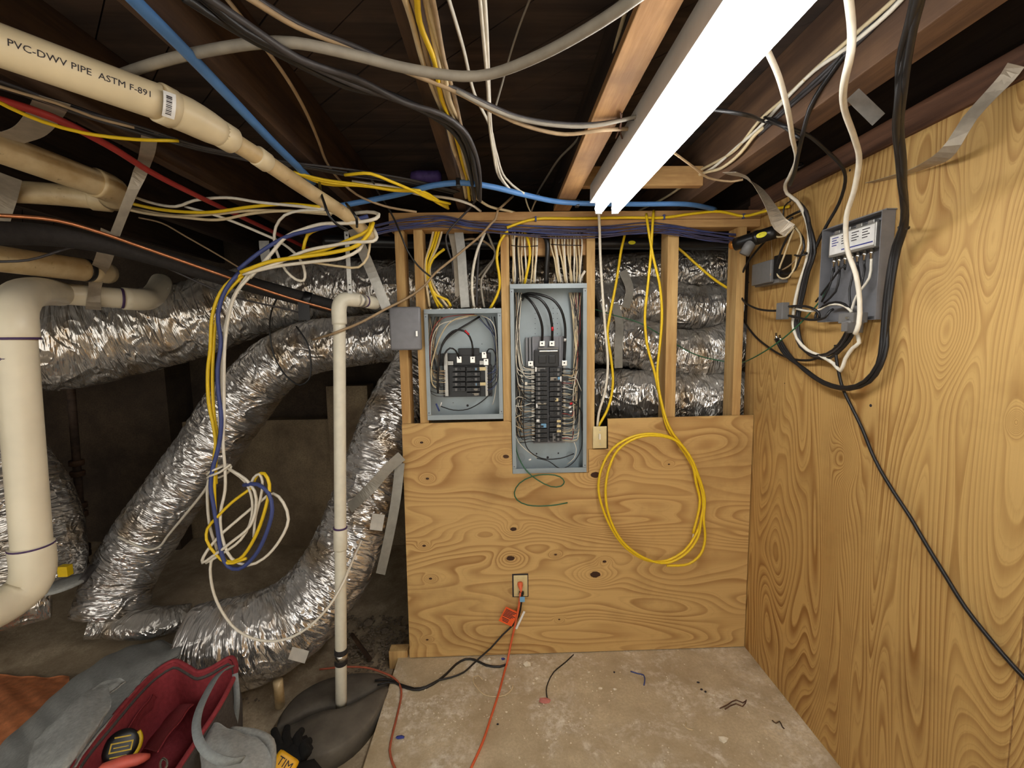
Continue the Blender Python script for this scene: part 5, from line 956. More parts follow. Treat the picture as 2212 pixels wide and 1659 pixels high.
# ------------------------------------------------------------------ cables on the side wall (depth given by distance from that wall)
for lab, pts, r, m in [
    ('thick white cable waving down in front of the tray', [(1828, -40, 'z', 2.18), (1836, 20, 'z', 2.17), (1840, 70, 'z', 2.155), (1838, 112, 'z', 2.13), (1823, 182, .72), (1824, 235, .8), (1845, 296, .9), (1856, 345, .98), (1845, 412, 1.04), (1828, 470, 1.08), (1830, 538, 1.11), (1848, 590, 1.125), (1857, 650, 1.14), (1855, 700, 1.14), (1847, 722, 1.14)], .0056, 'white'),
    ('white cable coming down from the lamp to the lower loop', [(1640, 70, 'z', 2.14), (1657, 108, 'z', 2.17), (1682, 165, 'z', 2.16), (1701, 235, 'z', 2.14), (1712, 300, .84), (1720, 345, .97), (1706, 380, 1.05), (1696, 402, 1.1), (1700, 418, 1.13), (1722, 435, 1.16), (1740, 470, 1.19), (1748, 515, 1.195), (1742, 565, 1.195), (1726, 615, 1.195), (1716, 660, 1.195), (1713, 700, 1.195), (1722, 732, 1.195), (1745, 757, 1.2), (1775, 770, 1.2), (1800, 785, 1.2), (1816, 801, 1.2), (1826, 775, 1.2), (1842, 752, 1.2), (1856, 740, 1.2), (1852, 724, 1.2), (1850, 700, 1.2)], .005, 'white'),
    ('black cable branching from the beam to the cable knot', [(1822, 120, .85), (1800, 152, .85), (1775, 188, .85), (1750, 232, .85), (1734, 290, .87), (1724, 335, .94), (1716, 375, 1.03), (1706, 400, 1.1)], .0048, 'blackcable'),
    ('black cable bowed out over the plywood top edge', [(1648, 250, .85), (1700, 275, .85), (1745, 292, .93), (1790, 330, 1.04), (1820, 362, 1.12), (1826, 392, 1.17), (1812, 440, 1.2), (1785, 488, 1.2), (1764, 530, 1.2), (1752, 570, 1.2)], .0042, 'blackcable'),
    ('black cable crossing flat from the lamp to the knot', [(1440, 232, 'z', 2.203), (1520, 234, 'z', 2.19), (1600, 246, 'z', 2.15), (1650, 262, .845), (1690, 272, .845), (1728, 300, .87)], .004, 'blackcable'),
    ('black coax looping out past the phone box to the splitter', [(1712, 470, 1.18), (1684, 492, 1.17), (1640, 535, 1.165), (1608, 580, 1.16), (1597, 620, 1.16), (1604, 647, 1.16), (1630, 665, 1.16), (1660, 671, 1.16), (1682, 671, 1.16)], .0036, 'blackcable'),
    ('black coax dropping along the corner to the lower loop', [(1602, 640, 1.22), (1598, 660, 1.22), (1606, 690, 1.22), (1630, 725, 1.22), (1660, 750, 1.22), (1690, 768, 1.215), (1720, 777, 1.21), (1750, 778, 1.21), (1772, 772, 1.205)], .0036, 'blackcable'),
    ('black coax arching from the splitter back under the tray', [(1704, 662, 1.17), (1730, 661, 1.165), (1752, 665, 1.16), (1768, 675, 1.165), (1770, 687, 1.17), (1762, 689, 1.175), (1763, 678, 1.18), (1780, 660, 1.185), (1805, 653, 1.19), (1825, 658, 1.19), (1838, 672, 1.19)], .0036, 'blackcable'),
    ('black coax from the lower splitter port curling up', [(1704, 682, 1.17), (1730, 688, 1.165), (1760, 691, 1.165), (1782, 686, 1.17), (1793, 672, 1.18), (1800, 668, 1.19)], .0036, 'blackcable'),
    ('white coax arching beside the black one to the inlet', [(1720, 667, 1.175), (1745, 672, 1.175), (1768, 670, 1.18), (1785, 660, 1.19), (1808, 657, 1.19), (1826, 662, 1.19), (1840, 674, 1.185)], .0034, 'white'),
    ('black power cord running down the plywood out of sight', [(1805, 745, 1.2), (1806, 770, 1.2), (1812, 805, 1.205), (1820, 838, 1.21), (1836, 872, 1.215), (1862, 925, 1.22), (1882, 975, 1.222), (1900, 1012, 1.222), (1930, 1062, 1.224), (1965, 1115, 1.224), (2000, 1175, 1.224), (2040, 1240, 1.224), (2085, 1312, 1.224), (2140, 1382, 1.224), (2190, 1440, 1.224), (2260, 1515, 1.224), (2340, 1610, 1.224), (2430, 1740, 1.224), (2540, 1920, 1.22), (2640, 2130, 1.2)], .0042, 'blackcable'),
    ('bare phone wire hanging straight to the phone box', [(1665, 475, 1.2), (1666, 520, 1.2), (1668, 570, 1.19), (1664, 595, 1.17)], .0012, 'tan'),
    ('cream wire curled by the yellow oval sticker', [(1715, 490, 1.17), (1698, 508, 1.165), (1680, 512, 1.16), (1671, 505, 1.16), (1674, 495, 1.165)], .0028, 'cream'),
    ('black wire from the knot to the phone box', [(1714, 492, 1.18), (1700, 515, 1.175), (1688, 540, 1.175), (1680, 565, 1.18), (1679, 580, 1.19)], .0034, 'blackcable'),
    ('cream wire from the knot to the phone box', [(1716, 494, 1.18), (1705, 520, 1.175), (1694, 552, 1.175), (1685, 575, 1.18), (1682, 588, 1.19)], .0028, 'cream'),
    ('cream wire looped below the phone box', [(1716, 488, 1.18), (1728, 505, 1.18), (1731, 525, 1.18), (1722, 550, 1.18), (1718, 575, 1.18), (1704, 598, 1.175), (1690, 602, 1.175), (1680, 595, 1.18), (1679, 582, 1.19)], .0028, 'cream'),
    ('black wire looped below the phone box', [(1718, 492, 1.185), (1733, 512, 1.185), (1737, 535, 1.185), (1727, 560, 1.185), (1718, 582, 1.185), (1700, 592, 1.185), (1686, 588, 1.19)], .0034, 'blackcable'),
    ('tan wire among the loops beside the phone box', [(1733, 540, 1.19), (1720, 560, 1.19), (1704, 575, 1.19), (1688, 584, 1.195)], .0026, 'tan'),
    ('thin black tie end above the phone box', [(1708, 434, 1.2), (1695, 445, 1.2), (1692, 465, 1.2), (1696, 500, 1.2)], .0024, 'black'),
    ('short black lead under the yellow cable', [(1700, 470, 1.2), (1715, 462, 1.2), (1730, 455, 1.2)], .004, 'blackcable'),
]: cable(lab, pts, r, m, 'x', name='coax_cable' if 'coax' in lab else 'cable')
bundle('black cable of the thick bundle dropping into the long wall loop', 'thick black wall bundle', [(1990, -40, 'z', 2.18), (1978, 5, 'z', 2.175), (1966, 60, 'z', 2.165), (1952, 130, 'z', 2.14), (1945, 200, .84), (1940, 275, .91), (1943, 345, .99), (1950, 400, 1.06), (1955, 445, 1.12), (1950, 492, 1.16), (1938, 535, 1.19), (1925, 590, 1.195), (1918, 650, 1.2), (1912, 705, 1.2), (1910, 745, 1.2), (1899, 788, 1.2), (1872, 824, 1.2), (1832, 839, 1.2), (1782, 828, 1.2), (1735, 797, 1.2), (1700, 765, 1.2), (1680, 732, 1.2)], 'x', None, 3, .0085, .0054, ['blackcable'], seed=21, side=(-.15, .75, .25))
bundle({'blackcable': 'black cable of the knot hanging to the tray loop', 'darkcable': 'dark grey cable of the knot hanging to the tray loop'}, 'black cables of the knot', [(1712, 425, 1.18), (1738, 455, 1.185), (1752, 505, 1.19), (1755, 545, 1.195), (1744, 585, 1.195), (1732, 630, 1.2), (1723, 680, 1.2), (1722, 715, 1.2), (1733, 750, 1.2), (1760, 770, 1.2), (1790, 768, 1.2), (1818, 748, 1.195), (1834, 722, 1.185), (1840, 708, 1.18)], 'x', None, 4, .0075, .0046, ['blackcable', 'blackcable', 'darkcable'], seed=22, side=(-.2, .7, .3))
bundle({'white': 'white cable of the pair run along the beam', 'cream': 'cream cable of the pair run along the beam'}, 'cream pair along the beam', [(1985, -45), (1925, 8), (1830, 92), (1760, 152), (1700, 212), (1640, 272), (1592, 318), (1535, 362), (1480, 384)], 'x', .848, 2, .009, .0046, ['white', 'cream'], seed=23, side=(0, 0, 1))
cable('second cream cable sagging off the beam toward the plate', [(1650, 275, .848), (1632, 290, .84), (1600, 330, .84), (1560, 362, .84), (1512, 377, .84), (1440, 425, .82), (1380, 455, .8)], .0045, 'cream', 'x')
bundle(['lower dark cable of the pair run along the beam', 'upper dark cable of the pair run along the beam'], 'dark pair along the beam', [(1960, -20), (1880, 60), (1840, 100), (1780, 160), (1700, 232), (1640, 290)], 'x', .852, 2, .008, .0042, ['darkcable'], seed=24, side=(0, 0, 1))
cable('tan wire from the lamp to the twisted strap', [(1440, 318, 'z', 2.16), (1500, 362, 'z', 2.14), (1530, 384, 'z', 2.13), (1580, 392, 'z', 2.12), (1605, 388, 'z', 2.12)], .0028, 'tan')
# coax leads from the amplifier
ends = [(1775, 652), (1780, 655), (1762, 652), (1838, 668), (1852, 650), (1850, 660), (1836, 680)]
mids = [((1800, 580), (1795, 610)), ((1814, 585), (1805, 630)), ((1822, 575), (1790, 615)), ((1843, 590), (1835, 625)), ((1853, 575), (1858, 610)), ((1868, 580), (1862, 610)), ((1878, 600), (1850, 640))]
for i, (c, (m1, m2), en) in enumerate(zip(cyz, mids, ends)):
    q = np.array([1.212, c[1], az0 - .03]); P = np.array([q, q - [0, 0, .02], PX(*m1, 1.205), PX(*m2, 1.2), PX(*en, 1.195)])
    white = i == 6
    thing('coax_lead', tube(P, .0042 if white else .0034, 8, .02), MAT['white' if white else 'blackcable'], 'white coax lead from the amplifier port nearest the tray rim' if white else 'black coax lead from the amplifier ports down into the tray', 'cable', None if white else 'black amplifier leads', smooth=True)
# F-plugs at the free end of the long wall loop
for k, (a, b) in enumerate(((1677, 726), (1683, 730))):
    p = PX(a, b, 1.2); thing('coax_plug', along(lathe([(.004, 0), (.0062, .002), (.0062, .014), (.0045, .015), (.0045, .026)], 12), p + np.array([0, -.004 - k * .01, -.012]), p + np.array([0, .006, .03])), MAT['steel'], 'bright coax plug at the free end of the wall loop', 'coax plug', 'plugs of the wall loop', smooth=True)
for lab, pts in [('black zip tie round the thick wall bundle', [(1942, 492, 1.165), (1950, 496, 1.16), (1962, 493, 1.17), (1956, 490, 1.2), (1944, 490, 1.2), (1942, 492, 1.17)]), ('black zip tie binding the knot', [(1716, 358, 1.13), (1724, 362, 1.12), (1734, 356, 1.14), (1728, 352, 1.16), (1718, 354, 1.16)]), ('black zip tie on the hanging knot cables', [(1717, 551, 1.17), (1728, 553, 1.165), (1742, 548, 1.175), (1738, 545, 1.21)])]:
    cable(lab, pts, .003, 'black', 'x', name='zip_tie', cat='zip tie')

# ------------------------------------------------------------------ straps
def strap(label, pts, w, mat='strap', side=(1, 0, 0), mode='y', th=.0012, name='hanger_strap'):
    return thing(name, ribbon(path(pts, mode), w, th, side, .02), MAT[mat], label, 'strap')
strap('grey pipe strap slanting down across the red pipe', [(324, 285, 1.78), (318, 330, 1.72), (300, 380, 1.66), (275, 440, 1.64), (248, 508, 1.62)], .036)
strap('grey strap wrapped round the branch drain pipe', [(236, 500, 1.72), (230, 540, 1.78), (220, 570, 1.84), (209, 592, 1.90), (205, 620, 1.925), (203, 648, 1.93), (202, 664, 1.96), (201, 669, 2.01)], .05)
strap('short grey strap under the top corner pipes', [(115, 215, 1.62), (95, 250, 1.58), (62, 285, 1.55), (20, 300, 1.52)], .06)
strap('dusty strap hanging below the paired pipes', [(20, 380, 1.7), (10, 430, 1.72), (0, 470, 1.76), (-20, 500, 1.8)], .06)
strap('bright steel strap slanting down to the timer box', [(762, 495, 1.86), (785, 545, 1.92), (808, 600, 1.97), (836, 668, 2.0)], .045, 'galv')
strap('wide steel strap standing over the smaller panel', [(990, 495, 2.16), (996, 540, 2.16), (1000, 600, 2.165), (1005, 664, 2.17)], .042, 'galv')
strap('dark strap behind the wide steel one', [(975, 495, 2.2), (985, 540, 2.2), (990, 590, 2.2), (992, 640, 2.2)], .04, 'strap')
strap('silver strap round the ducts by the switch', [(1345, 585, 2.42), (1360, 625, 2.42), (1352, 665, 2.44)], .045, 'tape')
strap('silver strap crossing the lower ducts by the switch', [(1328, 655, 2.44), (1338, 700, 2.42), (1336, 745, 2.38), (1336, 795, 2.38)], .045, 'tape')
strap('grey webbing strap tied across the large duct', [(868, 985, 2.02), (840, 1010, 2.0), (800, 1055, 1.98), (755, 1098, 2.0)], .05, 'tape', [(0, 0, 1), (.2, 0, 1), (.4, 0, 1), (.6, 0, 1)])
strap('grey webbing strap hanging behind the plywood edge', [(864, 1000, 2.06), (855, 1080, 2.05), (838, 1170, 2.05), (822, 1240, 2.06)], .045, 'tape')
strap('silver hanger strap on the duct behind the tangle', [(570, 520, 2.3), (572, 545, 2.3), (577, 568, 2.3)], .05, 'galv')
strap('twisted dusty strap curling down at the wall corner', [(1575, 372, 1.75), (1615, 388, 1.72), (1645, 415, 1.7), (1668, 452, 1.68), (1685, 484, 1.67), (1706, 498, 1.66)], .05, 'strap', [(.2, 1, .2), (.5, .8, .2), (.8, .5, .3), (.9, .2, .2), (.8, -.3, .3), (.6, -.6, .4)])
strap('loose dusty strap peeling off the plywood top', [(2195, 140, 1.19), (2175, 168, 1.195), (2140, 205, 1.19), (2095, 255, 1.17), (2062, 308, 1.16), (2040, 335, 1.17), (1990, 362, 1.2), (1930, 382, 1.215), (1880, 395, 1.225)], .034, 'strap', [(-.2, 1, 0), (-.2, 1, .1), (-.3, 1, .2), (-.3, 1, .3), (-.3, .8, .4), (-.6, .5, .5), (-1, .05, .1), (-1, 0, .05), (-1, 0, 0)], 'x')
q = [PY(a, b, 1.02) for a, b in ((1829, 216), (1856, 191), (1912, 245), (1885, 271))]
thing('metal_plate', (np.array(q + [p + np.array([0, .002, .001]) for p in q]), [(0, 1, 2, 3), (7, 6, 5, 4), (0, 4, 5, 1), (1, 5, 6, 2), (2, 6, 7, 3), (3, 7, 4, 0)]), MAT['galv'], 'galvanised nail plate hanging off the beam', 'metal plate')
# perforated strap
pa = path([(748, 500, 1.82), (752, 560, 1.83), (756, 634, 1.85)]); 
e = empty('perforated_strap', pa[2], 'perforated steel strap holding the pit pipe elbow', 'strap')
mk('band', ribbon(pa, .0175, .001, (1, 0, 0), .02), MAT['galv'], e)
for k in range(11):
    q = lerp(pa[0], pa[2], .06 + k * .088); mk('hole', along(lathe([(.004, 0), (.004, .0006)], 8), q + np.array([.001, -.0012, 0]), q + np.array([.001, -1, 0])), MAT['ink'], e)
sb = PY(672, 335, 1.9); thing('nail_plate', xf(box(-.012, .012, -.0008, .0008, -.045, .045), Matrix.Translation(sb) @ Matrix.Rotation(math.radians(-16), 4, 'Y')), MAT['galv'], 'narrow perforated plate nailed beside the joist end', 'metal plate')
# ------------------------------------------------------------------ floor things
def outline_slab(px, z0, z1, inset=.012, mode='z'):
    """rounded plate from an outline seen on the level z1"""
    T = np.array([PZ(a, b, z1) for a, b in px]); T = crom(np.vstack([T, T[:1]]), .03)[:-1]; c = T.mean(0); n = len(T)
    def ring(k, z): 
        R = c + (T - c) * k; R = R.copy(); R[:, 2] = z; return R
    s = 1 - inset / np.linalg.norm(T[:, :2] - c[:2], axis=1).mean()
    V = np.vstack([ring(1, z0), ring(1, z1 - .008), ring(s, z1), ring(.5, z1 + .006), c[None] * [1, 1, 0] + [[0, 0, z1 + .008]]]); Fs = []
    for r in range(3):
        for i in range(n): j = (i + 1) % n; Fs.append((r * n + i, r * n + j, (r + 1) * n + j, (r + 1) * n + i))
    Fs += [(3 * n + i, 3 * n + (i + 1) % n, 4 * n) for i in range(n)] + [tuple(range(n))[::-1]]
    return V, Fs
e = empty('pit_cover', PZ(715, 1540, 0), 'dusty black split lid over the pit round the white pipe', 'lid')
mk('back_half', outline_slab([(596, 1572), (604, 1545), (640, 1500), (690, 1470), (745, 1455), (800, 1450), (834, 1458), (838, 1470), (790, 1496), (742, 1520), (690, 1528), (640, 1550)], -.075, -.01), MAT['lid'], e, True)
mk('front_half', outline_slab([(592, 1580), (640, 1558), (690, 1535), (742, 1526), (795, 1500), (838, 1478), (834, 1500), (805, 1550), (760, 1595), (700, 1628), (640, 1645), (605, 1632)], -.075, .012), MAT['lid'], e, True)
q = PZ(604, 1512, -.06)
thing('stub_pipe', tube([q + [0, 0, -.03], PZ(603, 1500, .03), PZ(600, 1470, .10)], .021, 16), MAT['pvc_old'], 'short pale pipe stub under the duct by the lid', 'pipe', smooth=True)
# stones and gravel beside the pit
def rock(s, seed):
    g = np.random.default_rng(seed); bm = bmesh.new(); bmesh.ops.create_icosphere(bm, subdivisions=1, radius=1)
    for v in bm.verts: v.co *= 1 + g.uniform(-.25, .25)
    bm.verts.index_update(); r = (np.array([v.co[:] for v in bm.verts]) * np.array(s), [[v.index for v in f.verts] for f in bm.faces]); bm.free(); return r
gr = []; g = np.random.default_rng(11)
for i in range(900):
    a, b = g.uniform(740, 880), g.uniform(1330, 1470)
    if i > 500: a, b = g.uniform(0, 560), g.uniform(1340, 1520)
    p = PZ(a, b, -.06 + (0 if i <= 500 else .04)); s = g.uniform(.004, .011); r = rock((s, s * g.uniform(.6, 1), s * .7), i); gr.append((r[0] + p, r[1]))
thing('gravel', join(*gr), MAT['stone'], 'loose dark gravel and crumbs on the dirt beside the slab', 'gravel', kind='stuff')
for k, (a, b, s, lab) in enumerate([(832, 1362, .028, 'grey stone in the gravel nearest the large duct'), (795, 1345, .04, 'broad grey stone behind the gravel'), (838, 1408, .018, 'small grey stone by the wood block'), (762, 1480 - 1, .012, 'pebble beside the black lid')]):
    r = rock((s, s * .8, s * .6), 300 + k); thing('stone', (r[0] + PZ(a, b, -.05), r[1]), MAT['stone'], lab, 'stone')
p = PZ(870, 1418, -.04); thing('wood_block', box(p[0] - .055, p[0] + .04, 2.095, 2.15, -.07, .035, .004), MAT['stud'], 'short sawn wood block at the foot of the plywood', 'wood block')
q0, q1 = PZ(760, 1370, -.04), PZ(800, 1425, -.04); thing('batten', tube([q0, q1], .012, 4, .1), MAT['joist'], 'thin wooden batten lying on the gravel', 'wood strip')
# rusty cloth and fabric bag
def sheet(P, mat, name, label, cat, th=.004, parent=None, wob=.006, seed=0):
    """quad grid of points [rows][cols] -> thick cloth"""
    P = np.asarray(P, float); g = np.random.default_rng(seed); R, C = P.shape[:2]
    rows = np.array([crom(P[r], .03 if False else 1e9) if False else P[r] for r in range(R)])
    def up(A, n):                              # smooth resample along axis 0
        t = np.linspace(0, len(A) - 1, n); i = np.clip(t.astype(int), 0, len(A) - 2); f = (t - i)[:, None, None]
        a0 = A[np.clip(i - 1, 0, len(A) - 1)]; a1 = A[i]; a2 = A[i + 1]; a3 = A[np.clip(i + 2, 0, len(A) - 1)]
        return .5 * (2 * a1 + (a2 - a0) * f + (2 * a0 - 5 * a1 + 4 * a2 - a3) * f ** 2 + (3 * a1 - a0 - 3 * a2 + a3) * f ** 3)
    Q = up(P, R * 7); Q = up(Q.transpose(1, 0, 2), C * 7).transpose(1, 0, 2); r, c = Q.shape[:2]
    n = np.cross(np.gradient(Q, axis=0), np.gradient(Q, axis=1)); n /= np.maximum(np.linalg.norm(n, axis=2), 1e-9)[..., None]
    u, v = np.meshgrid(np.arange(r), np.arange(c), indexing='ij'); w = sum(np.sin(u * g.normal(0, .5) + v * g.normal(0, .5) + g.uniform(0, 6)) for _ in range(6)) * wob / 3
    Q = Q + n * w[..., None]; V = np.concatenate([(Q + n * th / 2).reshape(-1, 3), (Q - n * th / 2).reshape(-1, 3)]); m = r * c; Fs = []
    for i in range(r - 1):
        for j in range(c - 1): a = i * c + j; Fs += [(a, a + 1, a + c + 1, a + c), (m + a, m + a + c, m + a + c + 1, m + a + 1)]
    edge = [(i, 0) for i in range(r)] + [(r - 1, j) for j in range(1, c)] + [(i, c - 1) for i in range(r - 2, -1, -1)] + [(0, j) for j in range(c - 2, 0, -1)]
    ids = [i * c + j for i, j in edge]
    for k in range(len(ids)): a, b = ids[k], ids[(k + 1) % len(ids)]; Fs.append((a, m + a, m + b, b))
    if parent is not None: return mk(name, (V, Fs), MAT[mat], parent, True)
    return thing(name, (V, Fs), MAT[mat], label, cat, smooth=True)
def Z(a, b, z): return PZ(a, b, z)
sheet([[Z(-80, 1455, 0.040), Z(0, 1458, 0.050), Z(80, 1462, 0.050), Z(150, 1462, 0.040)], [Z(-80, 1540, 0.040), Z(0, 1545, 0.080), Z(80, 1540, 0.080), Z(140, 1520, 0.060)], [Z(-80, 1640, 0.040), Z(-20, 1640, 0.070), Z(30, 1620, 0.070), Z(90, 1600, 0.060)]], 'foam_orange', 'floor_cloth', 'rusty orange cloth on the dirt behind the bag', 'cloth', .01, None, .006, 4)
bag = empty('tool_bag', Z(350, 1640, -.03), 'open grey canvas tool bag with a dark red lining', 'tool bag')
rim = [(120, 1720, .30), (175, 1632, .31), (235, 1560, .32), (300, 1485, .32), (340, 1448, .32), (375, 1428, .33), (405, 1440, .32), (430, 1452, .31), (462, 1440, .32), (498, 1420, .33), (510, 1446, .32), (492, 1492, .31), (466, 1538, .30), (430, 1592, .29), (385, 1660, .29), (340, 1730, .29)]
RP = np.array([Z(*q) for q in rim]); RP = crom(np.vstack([RP, RP[:1]]), .02)[:-1]; cen = RP.mean(0)
def loft(rings, close_bottom=True):
    n = len(rings[0]); V = np.vstack(rings); Fs = []
    for r in range(len(rings) - 1):
        for i in range(n): j = (i + 1) % n; Fs.append((r * n + i, r * n + j, (r + 1) * n + j, (r + 1) * n + i))
    if close_bottom: Fs.append(tuple((len(rings) - 1) * n + i for i in range(n)))
    return V, Fs
def ring(k, dz, zfix=None):
    R = cen + (RP - cen) * [k, k, 1]; R = R + [0, 0, dz]
    if zfix is not None: R[:, 2] = zfix
    return R
ins = loft([ring(.965, 0), ring(.93, -.06), ring(.9, -.15), ring(.86, 0, .03)])
mk('lining', (ins[0], [f[::-1] for f in ins[1]]), MAT['fabric_red'], bag, True)
mk('body', loft([ring(.985, -.004), ring(1.02, -.06), ring(1.05, -.16), ring(1.0, 0, -.04)]), MAT['fabric_dark'], bag, True)
mk('rim_piping', tube(np.vstack([RP, RP[:1]]), .0085, 8, .02), MAT['fabric_red'], bag, True)
mk('zip_band', tube(np.vstack([ring(.965, -.02), ring(.965, -.02)[:1]]), .007, 6, .02), MAT['fabric_dark'], bag, True)
# outer pocket panel that bulges away from the rim
op = sheet([[Z(385, 1418, .31), Z(330, 1452, .325), Z(285, 1500, .325), Z(225, 1572, .325), Z(165, 1648, .315), Z(115, 1730, .30)],
            [Z(392, 1400, .29), Z(310, 1432, .30), Z(240, 1500, .30), Z(170, 1580, .30), Z(110, 1660, .29), Z(50, 1740, .28)],
            [Z(372, 1392, .24), Z(290, 1418, .23), Z(205, 1478, .24), Z(120, 1560, .24), Z(60, 1640, .24), Z(-10, 1740, .24)],
            [Z(350, 1385, .16), Z(270, 1402, .14), Z(180, 1456, .14), Z(90, 1535, .14), Z(10, 1610, .14), Z(-60, 1700, .14)],
            [Z(340, 1388, .02), Z(262, 1408, .0), Z(170, 1462, -.02), Z(80, 1540, -.03), Z(0, 1615, -.03), Z(-70, 1710, -.03)]], 'fabric', 'side_pocket', None, None, .008, bag, .005, 9)
sheet([[Z(272, 1470, 0.357), Z(230, 1505, 0.357), Z(190, 1545, 0.357), Z(150, 1590, 0.357)], [Z(232, 1470, 0.352), Z(180, 1500, 0.367), Z(130, 1545, 0.367), Z(80, 1595, 0.352)], [Z(240, 1520, 0.367), Z(195, 1580, 0.387), Z(130, 1640, 0.387), Z(60, 1660, 0.357)], [Z(205, 1580, 0.357), Z(150, 1650, 0.367), Z(110, 1690, 0.362), Z(40, 1720, 0.332)]], 'fabric', 'pocket_flap', None, None, .006, bag, .004, 3)
S1 = _n(np.array([.75, .6, .2]))
mk('handle', ribbon(np.array([Z(500, 1442, .345), Z(488, 1445, .37), Z(468, 1462, .40), Z(448, 1495, .42), Z(430, 1535, .43), Z(424, 1570, .43), Z(432, 1605, .42), Z(455, 1632, .40), Z(490, 1645, .37), Z(525, 1640, .34)]), .024, .004, [S1] * 10, .012), MAT['webbing'], bag, True)
sheet([[Z(440, 1590, .25), Z(462, 1565, .265), Z(500, 1578, .27), Z(532, 1590, .265)], [Z(432, 1625, .27), Z(462, 1612, .285), Z(505, 1615, .29), Z(560, 1600, .275)], [Z(440, 1690, .27), Z(475, 1680, .285), Z(520, 1680, .285), Z(585, 1640, .27)], [Z(450, 1760, .24), Z(480, 1760, .25), Z(530, 1760, .25), Z(580, 1740, .24)]], 'fabric', 'end_pocket', None, None, .008, bag, .003, 5)
mk('end_pocket_side', tube(np.array([Z(500, 1580, .25), Z(555, 1588, .26), Z(582, 1605, .26), Z(585, 1650, .25), Z(570, 1720, .24)]), .016, 10, .02), MAT['fabric'], bag, True)
mk('side_webbing', ribbon(np.array([Z(508, 1455, .33), Z(512, 1510, .25), Z(508, 1560, .15), Z(500, 1600, .03)]), .02, .003, (1, .3, 0), .02), MAT['webbing'], bag, True)
sheet([[Z(330, 1500, .26), Z(300, 1540, .26), Z(265, 1590, .25)], [Z(345, 1520, .18), Z(310, 1560, .18), Z(275, 1610, .17)], [Z(330, 1560, .1), Z(300, 1600, .1), Z(270, 1640, .1)]], 'fabric_red', 'inner_pocket', None, None, .005, bag, .003, 6)
sheet([[Z(418, 1520, .27), Z(385, 1560, .26), Z(340, 1625, .25)], [Z(390, 1522, .2), Z(360, 1560, .19), Z(320, 1620, .18)], [Z(375, 1535, .12), Z(345, 1570, .12), Z(310, 1620, .11)]], 'fabric_red', 'inner_pocket', None, None, .005, bag, .003, 7)
# tape measure in the bag
tm = empty('tape_measure', Z(262, 1620, .22), 'black tape measure with yellow trim inside the bag', 'tape measure')
c = Z(262, 1612, .25); nrm_ = _n(CAM - c + np.array([.1, 0, .2])); R_ = Vector((0, 0, 1)).rotation_difference(Vector(nrm_)).to_matrix().to_4x4()
MT = Matrix.Translation(c) @ R_ @ Matrix.Rotation(math.radians(25), 4, 'Z')
mk('case', xf(lathe([(.030, -.04), (.046, -.036), (.05, -.02), (.05, -.004), (.046, .002), (.03, .004)], 24), MT), MAT['black'], tm, True)
fr = [box(-.03, .03, .008, .012, .004, .006), box(-.03, .03, -.016, -.012, .004, .006), box(-.03, -.026, -.012, .008, .004, .006), box(.026, .03, -.012, .008, .004, .006)]
mk('badge_frame', xf(join(*fr), MT), MAT['yellow'], tm); mk('badge_bar', xf(box(-.02, .02, -.004, -.001, .004, .0052), MT), MAT['yellow'], tm)
for y in (.024, -.03): mk('trim_bar', xf(box(-.024, .02, y, y + .004, .003, .0048), MT), MAT['yellow'], tm)
mk('bumper', xf(tube([(.05 * math.cos(t), .05 * math.sin(t), -.006) for t in np.linspace(-.9, .75, 10)], .008, 8), MT), MAT['yellow'], tm, True)
thing('pliers_handle', tube([Z(190, 1700, .28), Z(225, 1660, .31), Z(300, 1640, .31), Z(322, 1634, .3)], [.012, .016, .016, .008], 10), plain('salmon plastic', (210, 96, 80), .5), 'salmon plastic tool handle lying across the bag', 'tool handle', smooth=True)
thing('carabiner', tube([Z(350, 1640, .3), Z(346, 1650, .3), Z(350, 1664, .3), Z(358, 1660, .3), Z(360, 1644, .3), Z(352, 1638, .3)], .004, 8, .005), MAT['steel'], 'bright steel clip on the bag rim', 'clip', smooth=True)
# glove and marked yellow tool
gl = empty('work_glove', Z(630, 1640, 0), 'black cloth glove beside the bag pocket', 'glove')
mk('palm', xf(rock((.075, .06, .03), 77), Matrix.Translation(Z(635, 1625, .03))), MAT['cloth_black'], gl, True)
for k, (a, b, a2, b2) in enumerate([(600, 1605, 592, 1578), (618, 1598, 620, 1572), (640, 1598, 652, 1578), (655, 1612, 670, 1600)]): mk('finger', tube([Z(a + 8, b + 18, .045), Z(a, b, .05), Z(a2, b2, .04)], [.02, .018, .013], 10), MAT['cloth_black'], gl, True)
mk('cuff', xf(rock((.07, .05, .028), 78), Matrix.Translation(Z(655, 1672, .02))), MAT['cloth_black'], gl, True)
yt = empty('yellow_tool', Z(612, 1660, .1), 'yellow plastic tool with a handwritten black name', 'tool')
cc = Z(612, 1655, .13); RY = Matrix.Translation(cc) @ Vector((0, 0, 1)).rotation_difference(Vector(_n(CAM - cc))).to_matrix().to_4x4() @ Matrix.Rotation(math.radians(-18), 4, 'Z')
mk('body', xf(box(-.042, .042, -.06, .034, -.04, 0, .012), RY), plain('yellow plastic', (236, 176, 20), .45), yt, True)
tx = textgeo('TIM', .034, .0004, 'CENTER'); mk('handwriting', xf((tx[0] + [0, -.004, .0008], tx[1]), RY), MAT['ink'], yt)

